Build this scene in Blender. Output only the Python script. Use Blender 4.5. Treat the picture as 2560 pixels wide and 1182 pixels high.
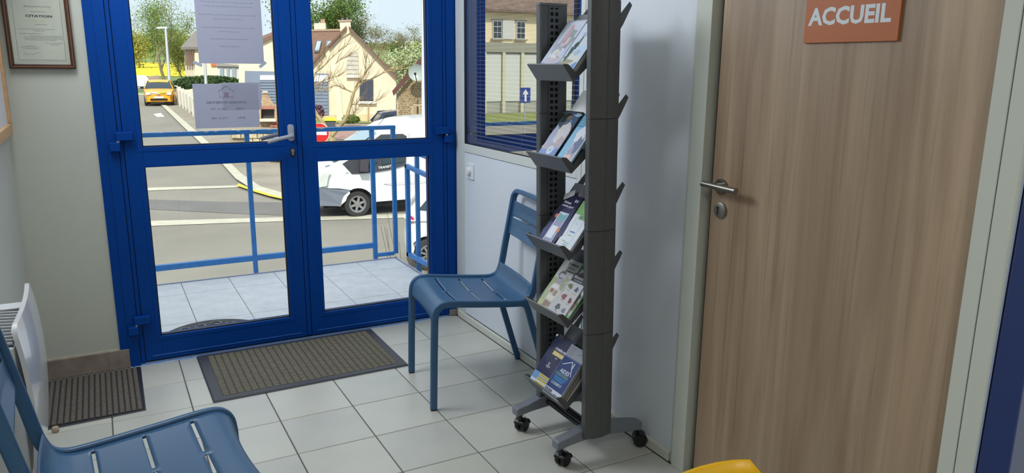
import bpy, math, random
from mathutils import Vector, Matrix
for o in list(bpy.data.objects): bpy.data.objects.remove(o)
SC = bpy.context.scene
COL = SC.collection
PI = math.pi
random.seed(7)
# ---------------- camera ----------------
CR = [[0.878995, -0.476754, 0.008569], [-0.097709, -0.197679, -0.975385], [0.466713, 0.856521, -0.220342]]
CC = Vector((-0.23555, -3.88492, 1.43532))
FPX = 1887.986
cam_d = bpy.data.cameras.new('camera'); cam = bpy.data.objects.new('camera', cam_d); COL.objects.link(cam)
cam_d.sensor_width = 36; cam_d.lens = FPX/2560*36; cam_d.clip_start = .05; cam_d.clip_end = 2000
cam.matrix_world = Matrix(((CR[0][0], -CR[1][0], -CR[2][0], CC[0]), (CR[0][1], -CR[1][1], -CR[2][1], CC[1]), (CR[0][2], -CR[1][2], -CR[2][2], CC[2]), (0, 0, 0, 1)))
SC.camera = cam
def at(u, v, D):            # a point D metres in front of the camera seen at photo pixel u, v
    a, b = (u-1280)/FPX*D, (v-591)/FPX*D
    return Vector([CC[i] + CR[0][i]*a + CR[1][i]*b + CR[2][i]*D for i in range(3)])
# ---------------- world, sun, lights, exposure ----------------
W = bpy.data.worlds.new('sky'); SC.world = W; W.use_nodes = True
nt = W.node_tree; bg = nt.nodes['Background']
tcw = nt.nodes.new('ShaderNodeTexCoord'); sep = nt.nodes.new('ShaderNodeSeparateXYZ'); rmp = nt.nodes.new('ShaderNodeValToRGB')
nt.links.new(tcw.outputs['Generated'], sep.inputs[0]); nt.links.new(sep.outputs[2], rmp.inputs[0])
for p_, c_ in ((0, (.74, .86, .95)), (.5, (.90, .98, 1.06))):
    e_ = rmp.color_ramp.elements[0 if p_ == 0 else 1]; e_.position = p_; e_.color = (*c_, 1)
nt.links.new(rmp.outputs[0], bg.inputs[0]); bg.inputs[1].default_value = 1.0
def lamp(name, kind, loc, rot, energy, size=1, size_y=None, color=(1, 1, 1)):
    d = bpy.data.lights.new(name, kind); d.energy = energy; d.color = color
    if kind == 'AREA':
        d.size = size
        if size_y: d.shape = 'RECTANGLE'; d.size_y = size_y
    if kind == 'SUN': d.angle = math.radians(.6)
    o = bpy.data.objects.new(name, d); COL.objects.link(o); o.location = loc; o.rotation_euler = rot
    return o
sd = Vector((.38, .78, -.95))     # direction the sunlight travels: from behind the building, over its roof
s = lamp('sun', 'SUN', (0, -10, 20), (0, 0, 0), 3.3, color=(1, .95, .87)); s.rotation_euler = sd.to_track_quat('-Z', 'Y').to_euler()
lamp('added_fill_front', 'AREA', (.6, -.75, 2.52), (0, 0, 0), 6, 1.1, .5, (.86, .93, 1))  # added fill over the entrance, stands for no known lamp
l_ = lamp('added_fill_left', 'AREA', (-.50, -.9, 2.3), (0, 0, 0), 43, 1.2, .7, (.90, .94, 1)); l_.rotation_euler = Vector((1, -.45, -.75)).to_track_quat('-Z', 'Y').to_euler()  # unseen fill added high on the left to brighten the right-hand partition
lamp('added_fill_office', 'AREA', (2.6, -1.0, 2.5), (0, 0, 0), 10, 1.0, .5, (1, .96, .88))  # fill added behind the blind so its slats show as bright lines
lamp('added_fill_back', 'AREA', (.3, -4.6, 2.52), (0, 0, 0), 30, 1.2, .6, (1, .97, .92))  # added fill behind the camera, lifts the near half of the room
SC.view_settings.view_transform = 'Standard'; SC.view_settings.look = 'None'; SC.view_settings.exposure = 0.12; SC.view_settings.gamma = 1; SC.view_settings.use_curve_mapping = False
# ---------------- materials ----------------
def lin(c):
    return tuple(((x/255)/12.92 if x/255 <= .04045 else (((x/255)+.055)/1.055)**2.4) for x in c)
_m = {}
def mat(name, c, rough=.5, metal=0., ns=0, nv=.1, bump=0., bs=200, spec=.5, c2=None, stretch=None, coat=0):
    if name in _m: return _m[name]
    m = bpy.data.materials.new(name); m.use_nodes = True; _m[name] = m
    t = m.node_tree; b = t.nodes['Principled BSDF']
    L = lin(c) if max(c) > 1 else c
    b.inputs['Base Color'].default_value = (*L, 1); b.inputs['Roughness'].default_value = rough; b.inputs['Metallic'].default_value = metal
    b.inputs['Specular IOR Level'].default_value = spec; b.inputs['Coat Weight'].default_value = coat
    if ns or bump:
        tc = t.nodes.new('ShaderNodeTexCoord'); src = tc.outputs['Object']
        if stretch:
            mp = t.nodes.new('ShaderNodeMapping'); mp.inputs['Scale'].default_value = stretch; t.links.new(src, mp.inputs[0]); src = mp.outputs[0]
    if ns:
        n = t.nodes.new('ShaderNodeTexNoise'); n.inputs['Scale'].default_value = ns; n.inputs['Detail'].default_value = 5; n.inputs['Roughness'].default_value = .6; t.links.new(src, n.inputs['Vector'])
        r = t.nodes.new('ShaderNodeValToRGB'); r.color_ramp.elements[0].position = .3; r.color_ramp.elements[1].position = .7
        d = lin(c2) if c2 else tuple(x*(1-nv) for x in L)
        e = L if c2 else tuple(min(1, x*(1+nv)) for x in L)
        r.color_ramp.elements[0].color = (*d, 1); r.color_ramp.elements[1].color = (*e, 1)
        t.links.new(n.outputs[0], r.inputs[0]); t.links.new(r.outputs[0], b.inputs['Base Color'])
    if bump:
        n2 = t.nodes.new('ShaderNodeTexNoise'); n2.inputs['Scale'].default_value = bs; n2.inputs['Detail'].default_value = 3; t.links.new(src, n2.inputs['Vector'])
        bp = t.nodes.new('ShaderNodeBump'); bp.inputs['Strength'].default_value = bump; bp.inputs['Distance'].default_value = .002
        t.links.new(n2.outputs[0], bp.inputs['Height']); t.links.new(bp.outputs[0], b.inputs['Normal'])
    return m
def flat(c, rough=.55):
    return mat('ink_%d_%d_%d' % tuple(c), c, rough)
def glass(name, ior=1.5, tint=(1, 1, 1), gain=1.):
    m = bpy.data.materials.new(name); m.use_nodes = True; t = m.node_tree; t.nodes.clear()
    o = t.nodes.new('ShaderNodeOutputMaterial'); x = t.nodes.new('ShaderNodeMixShader'); f = t.nodes.new('ShaderNodeFresnel'); f.inputs[0].default_value = ior
    g = t.nodes.new('ShaderNodeBsdfGlossy'); g.inputs['Roughness'].default_value = 0; g.inputs['Color'].default_value = (1, 1, 1, 1); tr = t.nodes.new('ShaderNodeBsdfTransparent'); tr.inputs[0].default_value = (*tint, 1)
    mm = t.nodes.new('ShaderNodeMath'); mm.operation = 'MULTIPLY'; mm.inputs[1].default_value = gain; mm.use_clamp = True
    ge = t.nodes.new('ShaderNodeNewGeometry'); m2_ = t.nodes.new('ShaderNodeMath'); m2_.operation = 'SUBTRACT'; m2_.inputs[0].default_value = 1; t.links.new(ge.outputs['Backfacing'], m2_.inputs[1]); m3_ = t.nodes.new('ShaderNodeMath'); m3_.operation = 'MULTIPLY'
    t.links.new(f.outputs[0], mm.inputs[0]); t.links.new(mm.outputs[0], m3_.inputs[0]); t.links.new(m2_.outputs[0], m3_.inputs[1]); t.links.new(m3_.outputs[0], x.inputs[0]); t.links.new(tr.outputs[0], x.inputs[1]); t.links.new(g.outputs[0], x.inputs[2]); t.links.new(x.outputs[0], o.inputs[0])
    return m
# ---------------- mesh builder ----------------
class MB:
    def __init__(s): s.v = []; s.f = []; s.mi = []; s.k = 0
    def add(s, vs, fs, mi=None):
        n = len(s.v); s.v += [Vector(p) for p in vs]
        for f in fs: s.f.append(tuple(n+i for i in f)); s.mi.append(s.k if mi is None else mi)
        return s
    def box(s, x0, x1, y0, y1, z0, z1, mi=None):
        return s.add([(x, y, z) for x in (x0, x1) for y in (y0, y1) for z in (z0, z1)],
                     [(0, 1, 3, 2), (4, 6, 7, 5), (0, 4, 5, 1), (2, 3, 7, 6), (0, 2, 6, 4), (1, 5, 7, 3)], mi)
    def frus(s, b, t, mi=None):        # 4 bottom corners, 4 top corners
        return s.add(list(b)+list(t), [(3, 2, 1, 0), (4, 5, 6, 7)] + [(i, (i+1) % 4, 4+(i+1) % 4, 4+i) for i in range(4)], mi)
    def prism(s, pts, a, b, ax='y', mi=None):   # polygon extruded along an axis; pts = the other two coordinates in order
        def P(p, t):
            return (t, p[0], p[1]) if ax == 'x' else (p[0], t, p[1]) if ax == 'y' else (p[0], p[1], t)
        n = len(pts)
        s.add([P(p, a) for p in pts]+[P(p, b) for p in pts], [tuple(range(n))[::-1], tuple(range(n, 2*n))] + [(i, (i+1) % n, n+(i+1) % n, n+i) for i in range(n)], mi)
        return s
    def sweep(s, path, sec, up=(0, 0, 1), closed=False, mi=None, scale=None, cap=True):
        path = [Vector(p) for p in path]; N = len(path); n = len(sec); rings = []; nrm = None
        for i, p in enumerate(path):
            if closed: t = path[(i+1) % N]-path[i-1]
            else: t = path[min(i+1, N-1)]-path[max(i-1, 0)]
            t.normalize()
            if nrm is None:
                u = Vector(up); nrm = (u-t*u.dot(t)).normalized()
            else: nrm = (nrm-t*nrm.dot(t)).normalized()
            b = t.cross(nrm); k = scale[i] if scale else 1
            rings.append([p+nrm*q[0]*k+b*q[1]*k for q in sec])
        fs = []
        for i in range(N if closed else N-1):
            j = (i+1) % N
            for a in range(n): fs.append((i*n+a, i*n+(a+1) % n, j*n+(a+1) % n, j*n+a))
        if not closed and cap: fs += [tuple(range(n)), tuple(range((N-1)*n, N*n))[::-1]]
        return s.add([q for r in rings for q in r], fs, mi)
    def tube(s, path, r, n=8, mi=None, scale=None, up=None):
        p0 = Vector(path[1])-Vector(path[0])
        if up is None: up = (0, 0, 1) if abs(p0.normalized().z) < .9 else (1, 0, 0)
        return s.sweep(path, [(r*math.cos(2*PI*i/n), r*math.sin(2*PI*i/n)) for i in range(n)], up, mi=mi, scale=scale)
    def lathe(s, prof, c=(0, 0, 0), ax='z', n=24, mi=None, cap=True):   # prof: (radius, height)
        c = Vector(c); vs = []
        for r, h in prof:
            for i in range(n):
                a = 2*PI*i/n; q = (r*math.cos(a), r*math.sin(a), h)
                q = (h, q[0], q[1]) if ax == 'x' else (q[0], h, -q[1]) if ax == 'y' else q
                vs.append(c+Vector(q))
        m = len(prof); fs = [(i*n+j, i*n+(j+1) % n, (i+1)*n+(j+1) % n, (i+1)*n+j) for i in range(m-1) for j in range(n)]
        if cap and prof[0][0] > 1e-6: fs.append(tuple(range(n))[::-1])
        if cap and prof[-1][0] > 1e-6: fs.append(tuple(range((m-1)*n, m*n)))
        return s.add(vs, fs, mi)
    def xf(s, M):
        s.v = [M @ p for p in s.v]; return s
def rrect(w, h, r, n=3):
    o = []
    for cx, cy, a0 in ((w/2-r, h/2-r, 0), (-w/2+r, h/2-r, 90), (-w/2+r, -h/2+r, 180), (w/2-r, -h/2+r, 270)):
        for i in range(n+1):
            a = math.radians(a0+90*i/n); o.append((cx+r*math.cos(a), cy+r*math.sin(a)))
    return o
def chaikin(p, it=2):
    p = [Vector(q) for q in p]
    for _ in range(it):
        q = [p[0]]
        for a, b in zip(p[:-1], p[1:]): q += [a*.75+b*.25, a*.25+b*.75]
        p = q+[p[-1]]
    return p
ROOT = {}
def build(name, mb, mats, parent=None, smooth=False, bevel=0, local=False, kind=None, solid=0, label=None, bseg=2):
    me = bpy.data.meshes.new(name)
    off = Vector((0, 0, 0))
    if parent is not None and not local: off = ROOT.get(parent.name, Vector((0, 0, 0)))
    me.from_pydata([tuple(p-off) for p in mb.v], [], mb.f)
    for m in (mats if isinstance(mats, (list, tuple)) else [mats]): me.materials.append(m)
    me.polygons.foreach_set('material_index', mb.mi)
    if smooth: me.polygons.foreach_set('use_smooth', [True]*len(me.polygons))
    me.update()
    import bmesh
    if len(me.polygons) < 20000:
        bm = bmesh.new(); bm.from_mesh(me); bmesh.ops.recalc_face_normals(bm, faces=bm.faces); bm.to_mesh(me); bm.free()
    o = bpy.data.objects.new(name, me); COL.objects.link(o)
    if parent is not None:
        o.parent = parent
        ROOT[o.name] = ROOT.get(parent.name, Vector((0, 0, 0)))
    if bevel:
        b = o.modifiers.new('bevel', 'BEVEL'); b.width = bevel; b.segments = bseg; b.limit_method = 'ANGLE'; b.angle_limit = math.radians(40)
        if not smooth: me.polygons.foreach_set('use_smooth', [True]*len(me.polygons)); w = o.modifiers.new('wn', 'WEIGHTED_NORMAL')
    if smooth and not bevel:
        try: me.set_sharp_from_angle(angle=math.radians(40))
        except Exception: pass
    if solid:
        b = o.modifiers.new('solid', 'SOLIDIFY'); b.thickness = solid; b.offset = 0
    if kind: o['kind'] = kind
    if label: o['label'] = label
    return o
def empty(name, loc=(0, 0, 0), rz=0, local=False):
    o = bpy.data.objects.new(name, None); COL.objects.link(o); o.location = loc; o.rotation_euler = (0, 0, rz); o.empty_display_size = .1
    if not local: ROOT[o.name] = Vector(loc)
    return o
def tag(o, label, cat, group=None, kind=None):
    o['label'] = label; o['category'] = cat
    if group: o['group'] = group
    if kind: o['kind'] = kind
    return o
def struct(o, label=None):
    o['kind'] = 'structure'
    if label: o['label'] = label
    return o
def copy_tree(o, parent=None):
    c = o.copy(); COL.objects.link(c); c.parent = parent
    if parent is None: ROOT[c.name] = ROOT.get(o.name, Vector((0, 0, 0)))
    for ch in list(o.children): copy_tree(ch, c)
    return c
def text_geo(s, size=1., align='LEFT', bold=0., width=None):
    cu = bpy.data.curves.new('t', 'FONT'); cu.body = s; cu.size = size; cu.align_x = align; cu.resolution_u = 2; cu.offset = bold
    o = bpy.data.objects.new('t', cu); COL.objects.link(o)
    dg = bpy.context.evaluated_depsgraph_get()
    me = o.evaluated_get(dg).to_mesh()
    v = [tuple(p.co) for p in me.vertices]; f = [tuple(p.vertices) for p in me.polygons]
    o.evaluated_get(dg).to_mesh_clear(); bpy.data.objects.remove(o); bpy.data.curves.remove(cu)
    if width and v:
        x0 = min(p[0] for p in v); x1 = max(p[0] for p in v); k = width/(x1-x0)
        v = [((p[0])*k, p[1], 0) for p in v]
    return v, f
def put_text(mb, s, size, O, U, V, align='LEFT', bold=0., width=None, mi=None):
    v, f = text_geo(s, size, align, bold, width); O, U, V = Vector(O), Vector(U), Vector(V)
    mb.add([O+U*p[0]+V*p[1] for p in v], f, mi)
# ---------------- shared materials ----------------
BLUE = mat('blue_paint', (0, 60, 138), .48, ns=3, nv=.05, spec=.12)
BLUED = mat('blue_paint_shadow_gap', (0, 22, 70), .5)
RAILB = mat('blue_rail_paint', (48, 132, 212), .4, ns=30, nv=.12)
WALLM = mat('white_wall_paint', (184, 187, 176), .75, ns=1.2, nv=.04, bump=.15, bs=160)
WALLL = mat('left_wall_paint', (190, 192, 184), .75, ns=1, nv=.04, bump=.1, bs=120)
PANEL = mat('pale_grey_partition_panel', (214, 221, 230), .45, ns=60, nv=.015)
ALU = mat('white_lacquered_aluminium', (205, 210, 208), .38)
GASK = mat('black_rubber_gasket', (22, 24, 28), .5)
GREYL = mat('grey_lacquer', (142, 147, 158), .4)
STEEL = mat('brushed_steel', (150, 145, 138), .3, 1.)
WHITEP = mat('white_plastic', (222, 226, 232), .35)
# ---------------- floor ----------------
T = .305; WR = 1.5206; WL = -.58
TILE = mat('cream_floor_tile', (196, 196, 186), .34, ns=2.5, nv=.05, bump=.08, bs=60, spec=.6)
TILE2 = mat('cream_floor_tile_greyer', (190, 191, 183), .36, ns=3.5, nv=.06, bump=.08, bs=60, spec=.6)
GROUT = mat('dark_grout', (84, 82, 76), .9, ns=90, nv=.2)
f = build('floor', MB().box(WL-.02, WR+.1, -6.4, .0, -.08, -.0025), GROUT); struct(f, 'cream square floor tiles with dark grout lines')
tm = {}
for i in range(-2, 5):
    for j in range(0, 17):
        x0, x1 = max(i*T+.002, WL), min((i+1)*T-.002, WR-.014); y1, y0 = -j*T-.0022, -(j+1)*T+.0022
        if j == 0: y1 = -.004
        key = (round(x1-x0, 3), round(y1-y0, 3), (i*7+j*3) % 2)
        if key not in tm:
            w, h = (x1-x0)/2, (y1-y0)/2; e = .0016
            mb = MB().frus([(-w, -h, -.0025), (w, -h, -.0025), (w, h, -.0025), (-w, h, -.0025)], [(-w+e, -h+e, 0), (w-e, -h+e, 0), (w-e, h-e, 0), (-w+e, h-e, 0)])
            o = build('tile', mb, TILE if key[2] else TILE2, f, local=True); tm[key] = o
        else: o = tm[key].copy(); COL.objects.link(o); o.parent = f
        o.location = ((x0+x1)/2, (y0+y1)/2, 0)
# ---------------- shell ----------------
H = 2.55
struct(build('wall_front', MB().box(-3.2, -.25, 0.0, .24, -2.3, 2.9).box(-.25, 1.55, 0, .24, 2.16, 2.9).box(1.545, 7, 0.0, .24, -2.3, 2.9), WALLM), 'off-white plaster wall around the blue entrance doors')
struct(build('wall_left', MB().box(WL-.15, WL, -6.4, 0, 0, H), WALLL), 'plain white wall behind the electric heater')
struct(build('wall_back', MB().box(WL-.15, 4.2, -6.55, -6.4, 0, H), WALLL))
struct(build('ceiling', MB().box(-3.2, 7, -6.55, 0, H, H+.35), WALLL))
RY = -1.235     # end of the glazed part of the partition
mb = MB()
mb.box(WR, WR+.09, -1.92, -1.305, 0, H)      # plain panel between post and door casing
mb.box(WR, WR+.07, -.977, -.03, .045, .97).box(WR, WR+.07, -1.235, -.981, .045, .97)  # lower panels
mb.box(WR, WR+.09, -6.4, -2.985, 0, H).box(WR, WR+.09, -2.985, -1.92, 2.1, H)
w = struct(build('wall_right', mb, PANEL, bevel=.001), 'pale grey partition wall with a glazed bay and a wood door')
# lobby of the office behind the glazing, lit from inside only by an added fill
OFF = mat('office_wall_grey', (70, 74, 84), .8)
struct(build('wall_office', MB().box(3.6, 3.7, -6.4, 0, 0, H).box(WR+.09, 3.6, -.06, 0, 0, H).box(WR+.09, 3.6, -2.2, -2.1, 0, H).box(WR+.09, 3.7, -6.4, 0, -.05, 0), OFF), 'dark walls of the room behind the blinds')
# window_1: partition glazing
w1 = struct(empty('window_1', (WR, -.7, 1)), 'glazed bay of the partition with mirror-like panes'); w1['label'] = 'white-framed interior window mirroring the street, blinds behind'
mb = MB().box(WR-.004, WR+.075, -.112, -.0, .0, H).box(WR-.004, WR+.075, RY, -.112, .973, 1.018)
mb.box(WR-.004, WR+.075, RY-.064, RY, 0, H).box(WR-.004, WR+.075, RY, -.112, 2.12, 2.17).box(WR+.0, WR+.07, RY, -.112, 2.17, H)
build('window_frame', mb, ALU, w1, bevel=.0015)
mb = MB().box(WR-.001, WR+.012, -.119, -.112, 1.018, 2.12).box(WR-.001, WR+.012, RY, RY+.006, 1.018, 2.12).box(WR-.001, WR+.012, RY, -.112, 1.018, 1.023).box(WR-.001, WR+.012, RY, -.112, 2.113, 2.12)
build('gasket', mb, GASK, w1)
GL2 = glass('mirror_like_office_glass', 4.2, (.95, .95, .96), 1.6)
build('glass_pane', MB().box(WR+.003, WR+.007, RY, -.112, 1.018, 2.12), GL2, w1)
build('post_groove', MB().box(WR-.0045, WR-.0035, RY-.034, RY-.032, 0, H), GASK, w1)
# venetian blind behind the pane
vb = tag(empty('venetian_blind', (WR+.04, -.65, 1.0)), 'white slatted blind hanging behind the interior window pane', 'blind')
SL = mat('cream_slat', (206, 202, 188), .45)
w_, t0_, t1_ = .0095, -.0012, .0016
sm = build('slat', MB().add([(x, y, z-d) for d in (0, .0005) for x, z in ((-w_, t0_), (0, .0014), (w_, t1_)) for y in (-.545, .545)],
     [(0, 1, 3, 2), (2, 3, 5, 4), (7, 6, 8, 9), (9, 8, 10, 11), (0, 6, 7, 1), (4, 5, 11, 10), (0, 2, 4, 10, 8, 6), (1, 7, 9, 11, 5, 3)]), SL, vb, local=True)
sm.location = (0, -.02, .045); n = 0
for k in range(1, 52):
    c = sm.copy(); COL.objects.link(c); c.parent = vb; c.location = (0, -.02, .045+k*.0208)
build('bottom_bar', MB().box(WR+.028, WR+.052, -1.215, -.125, 1.024, 1.036), SL, vb)
for yy in (-.25, -.7, -1.1): build('cord', MB().tube([(WR+.027, yy, 1.03), (WR+.027, yy, 2.11)], .0008, 5), SL, vb)
# baseboards
BB = mat('cream_plastic_baseboard', (206, 208, 198), .45)
o = build('baseboard_right', MB().prism([(WR-.012, .0025), (WR-.012, .036), (WR-.008, .041), (WR, .041), (WR, .0025)], -1.915, -.03, 'y'), BB); struct(o, 'low cream plastic baseboard along the partition')
BT = mat('taupe_baseboard_tile', (124, 112, 104), .35, ns=14, nv=.1, c2=(150, 138, 128))
b0 = struct(build('baseboard_front', MB().box(-.575, -.212, -.004, 0, .003, .098), mat('crumbly_plaster', (190, 180, 160), .9, ns=30, nv=.2)), 'taupe tiled baseboard below the framed certificate')
for a, b, hh in ((-.575, -.307, .0935), (-.303, -.212, .0945), (1.462, 1.519, .042)):
    build('tile', MB().box(a, b, -.013, -.0015, .003, hh), BT, b0, bevel=.0015)
SEAL = mat('flaking_blue_sealant', (120, 160, 225), .7, ns=25, nv=.2, c2=(200, 205, 205))
pts = []; random.seed(3)
mb = MB(); N = 60
for k in range(N):
    x0 = -.215+k*(1.69/N); x1 = x0+1.69/N; d = .010+.006*random.random()*(1 if k > 8 else 1.6)
    mb.box(x0, x1, -.012-d*.6, -.006, .0005, .0022+.0005*random.random())
struct(build('trim_1', mb, SEAL), 'flaking blue paint line under the entrance doors')
# ---------------- door_1 : blue glazed double door ----------------
GL1 = glass('clear_door_glass', 1.45, (.97, .985, .98), .9)
d1 = struct(empty('door_1', (.65, 0, 0)), 'blue metal double entrance door with four glass panes')
mb = MB().box(-.25, -.166, -.008, .062, .0, 2.16).box(1.459, 1.521, -.008, .062, 0, 2.16).box(-.166, 1.459, -.008, .062, 2.115, 2.16)
build('door_frame', mb, BLUE, d1, bevel=.0015)
build('frame_step', MB().box(-.212, -.166, -.0125, -.008, 0, 2.16).box(1.459, 1.503, -.0125, -.008, 0, 2.16), BLUE, d1, bevel=.001)
build('shadow_gap', MB().box(-.166, 1.459, .004, .05, .008, 2.115), BLUED, d1) if False else None
build('threshold', MB().box(-.166, 1.459, -.01, .075, .0, .012), mat('worn_alu_threshold', (120, 150, 190), .5, .3), d1)
def leaf(xa, xb, xg0, xg1, zt0, zt1, zl0, zl1, strip, astragal=None):
    """one leaf: stiles and rails as one welded profile, beads, two panes"""
    L = build('door_leaf', MB().box(xa, xg0, -.012, .048, .02, 2.105).box(xg1, xb, -.012, .048, .02, 2.105).box(xg0, xg1, -.012, .048, .02, zl0)
              .box(xg0, xg1, -.012, .048, zl1, zt0).box(xg0, xg1, -.012, .048, zt1, 2.105), BLUE, d1, bevel=.0012)
    mb = MB()
    for z0, z1 in ((zl0, zl1), (zt0, zt1)):      # raised beads round each pane, mitred look
        for a, b, c, d in ((xg0-.02, xg0, z0-.02, z1+.02), (xg1, xg1+.02, z0-.02, z1+.02), (xg0, xg1, z0-.02, z0), (xg0, xg1, z1, z1+.02)):
            mb.box(a, b, -.0137, -.012, c, d)
    build('glazing_bead', mb, BLUE, L, bevel=.0006)
    mb = MB()
    for z0, z1 in ((zl0, zl1), (zt0, zt1)):
        mb.box(xg0, xg0+.005, .004, .022, z0, z1).box(xg1-.005, xg1, .004, .022, z0, z1).box(xg0, xg1, .004, .022, z0, z0+.005).box(xg0, xg1, .004, .022, z1-.003, z1)
    build('pane_seal', mb, GASK, L)
    for z0, z1 in ((zl0, zl1), (zt0, zt1)):
        build('glass_pane', MB().box(xg0+.003, xg1-.003, .010, .014, z0+.002, z1-.002), GL1, L)
    build('kick_line', MB().box(xa+.03, xb-.03, -.0142, -.012, .040, .0435), mat('blue_paint_edge', (60, 110, 190), .3), L)
    return L
LL = leaf(-.1435, .6345, -.068, .556, 1.054, 2.03, .135, .9615, None)
LR = leaf(.6625, 1.4345, .7345, 1.3525, 1.041, 2.03, .135, .948, None)
build('cover_strip', MB().box(.6375, .6595, -.010, .03, .02, 2.105), BLUE, d1, bevel=.001)
build('cover_strip', MB().box(-.163, -.1465, -.010, .03, .008, 2.11), BLUE, d1, bevel=.001)
build('cover_strip', MB().box(1.4375, 1.456, -.010, .03, .008, 2.11), BLUE, d1, bevel=.001)
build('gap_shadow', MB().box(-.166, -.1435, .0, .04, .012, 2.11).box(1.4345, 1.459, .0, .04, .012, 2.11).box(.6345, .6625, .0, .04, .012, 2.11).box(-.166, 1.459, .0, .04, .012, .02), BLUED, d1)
def hinge(x0, x1, x2, x3, z):
    h = build('hinge', MB().box(x0, x1, -.040, -.008, z, z+.038).box(x2, x3, -.040, -.008, z-.048, z-.008), BLUE, d1, bevel=.003)
    build('hinge_pin', MB().lathe([(.007, -.012), (.007, .006)], ((x2+x1)/2 if x0 > 0 else (x0+x3)/2, -.028, z-.004)), mat('pin_metal', (190, 195, 200), .3, 1), h)
hinge(-.172, -.104, -.203, -.160, 1.090); hinge(-.178, -.108, -.206, -.163, .215); hinge(1.388, 1.462, 1.437, 1.483, 1.066)
hinge(1.388, 1.462, 1.437, 1.483, .215)
HG = mat('grey_handle_lacquer', (150, 155, 168), .32)
hx = .606
hd = build('door_handle', MB().prism([(hx+a, 1.100+b) for a, b in rrect(.030, .082, .012, 4)], -.024, -.012, 'y')
      .tube(chaikin([(hx, -.012, 1.088), (hx, -.060, 1.088), (hx-.012, -.070, 1.086), (hx-.06, -.072, 1.078), (hx-.125, -.070, 1.062)], 2), .0105, 10), HG, LL, smooth=True, bevel=.001)
hd['label'] = 'light grey lever handle'
build('handle', MB().tube(chaikin([(hx, .05, 1.088), (hx, .09, 1.088), (hx-.012, .1, 1.086), (hx-.06, .1, 1.078), (hx-.125, .1, 1.062)], 2), .0105, 8), HG, LL, smooth=True)
lk = build('lock_cylinder', MB().lathe([(.0001, -.006), (.0085, -.006), (.0085, 0)], (hx+.005, -.012, 1.010), 'y', 16).box(hx+.0005, hx+.0095, -.017, -.012, .988, 1.008), mat('lock_nickel', (170, 168, 160), .3, .9), LL)
build('lock_rim', MB().prism([(hx+.005+a, 1.0+b) for a, b in rrect(.024, .048, .011, 4)], -.0145, -.012, 'y'), mat('lock_rim_dark', (18, 24, 50), .5), LL)
# ---------------- door_2 : wood door ----------------
d2 = struct(empty('door_2', (WR, -2.45, 0)), 'light wood veneer flush door in a white steel frame')
WOOD = bpy.data.materials.new('light_wood_veneer'); WOOD.use_nodes = True; t = WOOD.node_tree; b = t.nodes['Principled BSDF']; b.inputs['Roughness'].default_value = .45
tc = t.nodes.new('ShaderNodeTexCoord')
def nz(scale, sx, det, dist=0):
    mp = t.nodes.new('ShaderNodeMapping'); mp.inputs['Scale'].default_value = sx; t.links.new(tc.outputs['Object'], mp.inputs[0])
    n = t.nodes.new('ShaderNodeTexNoise'); n.inputs['Scale'].default_value = scale; n.inputs['Detail'].default_value = det; n.inputs['Distortion'].default_value = dist; n.inputs['Roughness'].default_value = .65
    t.links.new(mp.outputs[0], n.inputs['Vector']); return n
n1 = nz(9, (1, 1, .06), 6, .5); n2 = nz(60, (1, 1, .02), 4); n3 = nz(3, (1, 1, .1), 3, 1.2)
r1 = t.nodes.new('ShaderNodeValToRGB'); r1.color_ramp.elements[0].color = (*lin((136, 113, 92)), 1); r1.color_ramp.elements[1].color = (*lin((181, 160, 136)), 1); r1.color_ramp.elements[0].position = .3; r1.color_ramp.elements[1].position = .68
t.links.new(n1.outputs[0], r1.inputs[0])
r2 = t.nodes.new('ShaderNodeValToRGB'); r2.color_ramp.elements[0].color = (.6, .56, .52, 1); r2.color_ramp.elements[1].color = (1, 1, 1, 1); r2.color_ramp.elements[0].position = .3; r2.color_ramp.elements[1].position = .46
t.links.new(n2.outputs[0], r2.inputs[0])
mx = t.nodes.new('ShaderNodeMix'); mx.data_type = 'RGBA'; mx.blend_type = 'MULTIPLY'; mx.inputs[0].default_value = .55
t.links.new(r1.outputs[0], mx.inputs[6]); t.links.new(r2.outputs[0], mx.inputs[7])
r3 = t.nodes.new('ShaderNodeValToRGB'); r3.color_ramp.elements[0].color = (.8, .78, .76, 1); r3.color_ramp.elements[1].color = (1.05, 1.03, 1, 1); r3.color_ramp.elements[0].position = .35; r3.color_ramp.elements[1].position = .65
t.links.new(n3.outputs[0], r3.inputs[0])
mx2 = t.nodes.new('ShaderNodeMix'); mx2.data_type = 'RGBA'; mx2.blend_type = 'MULTIPLY'; mx2.inputs[0].default_value = 1
t.links.new(mx.outputs[2], mx2.inputs[6]); t.links.new(r3.outputs[0], mx2.inputs[7]); t.links.new(mx2.outputs[2], b.inputs['Base Color'])
dl = build('door_leaf', MB().box(WR+.006, WR+.046, -2.897, -2.03, .008, 2.085), WOOD, d2, bevel=.001)
CAS = mat('white_steel_casing', (196, 201, 193), .5)
build('door_casing', MB().box(WR-.018, WR+.07, -2.003, -1.938, 0, 2.15).box(WR-.018, WR+.07, -2.938, -2.9, 0, 2.15).box(WR-.018, WR+.07, -2.9, -2.003, 2.09, 2.15), CAS, d2, bevel=.002)
build('casing_cover', MB().box(WR-.006, WR+.02, -1.938, -1.918, 0, H), CAS, d2, bevel=.001)
build('casing_cover', MB().box(WR-.017, WR+.03, -2.982, -2.941, 0, H), CAS, d2, bevel=.001)
build('rebate_shadow', MB().box(WR+.03, WR+.05, -2.03, -2.003, 0, 2.09), GASK, d2)
lx = WR-.042
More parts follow.
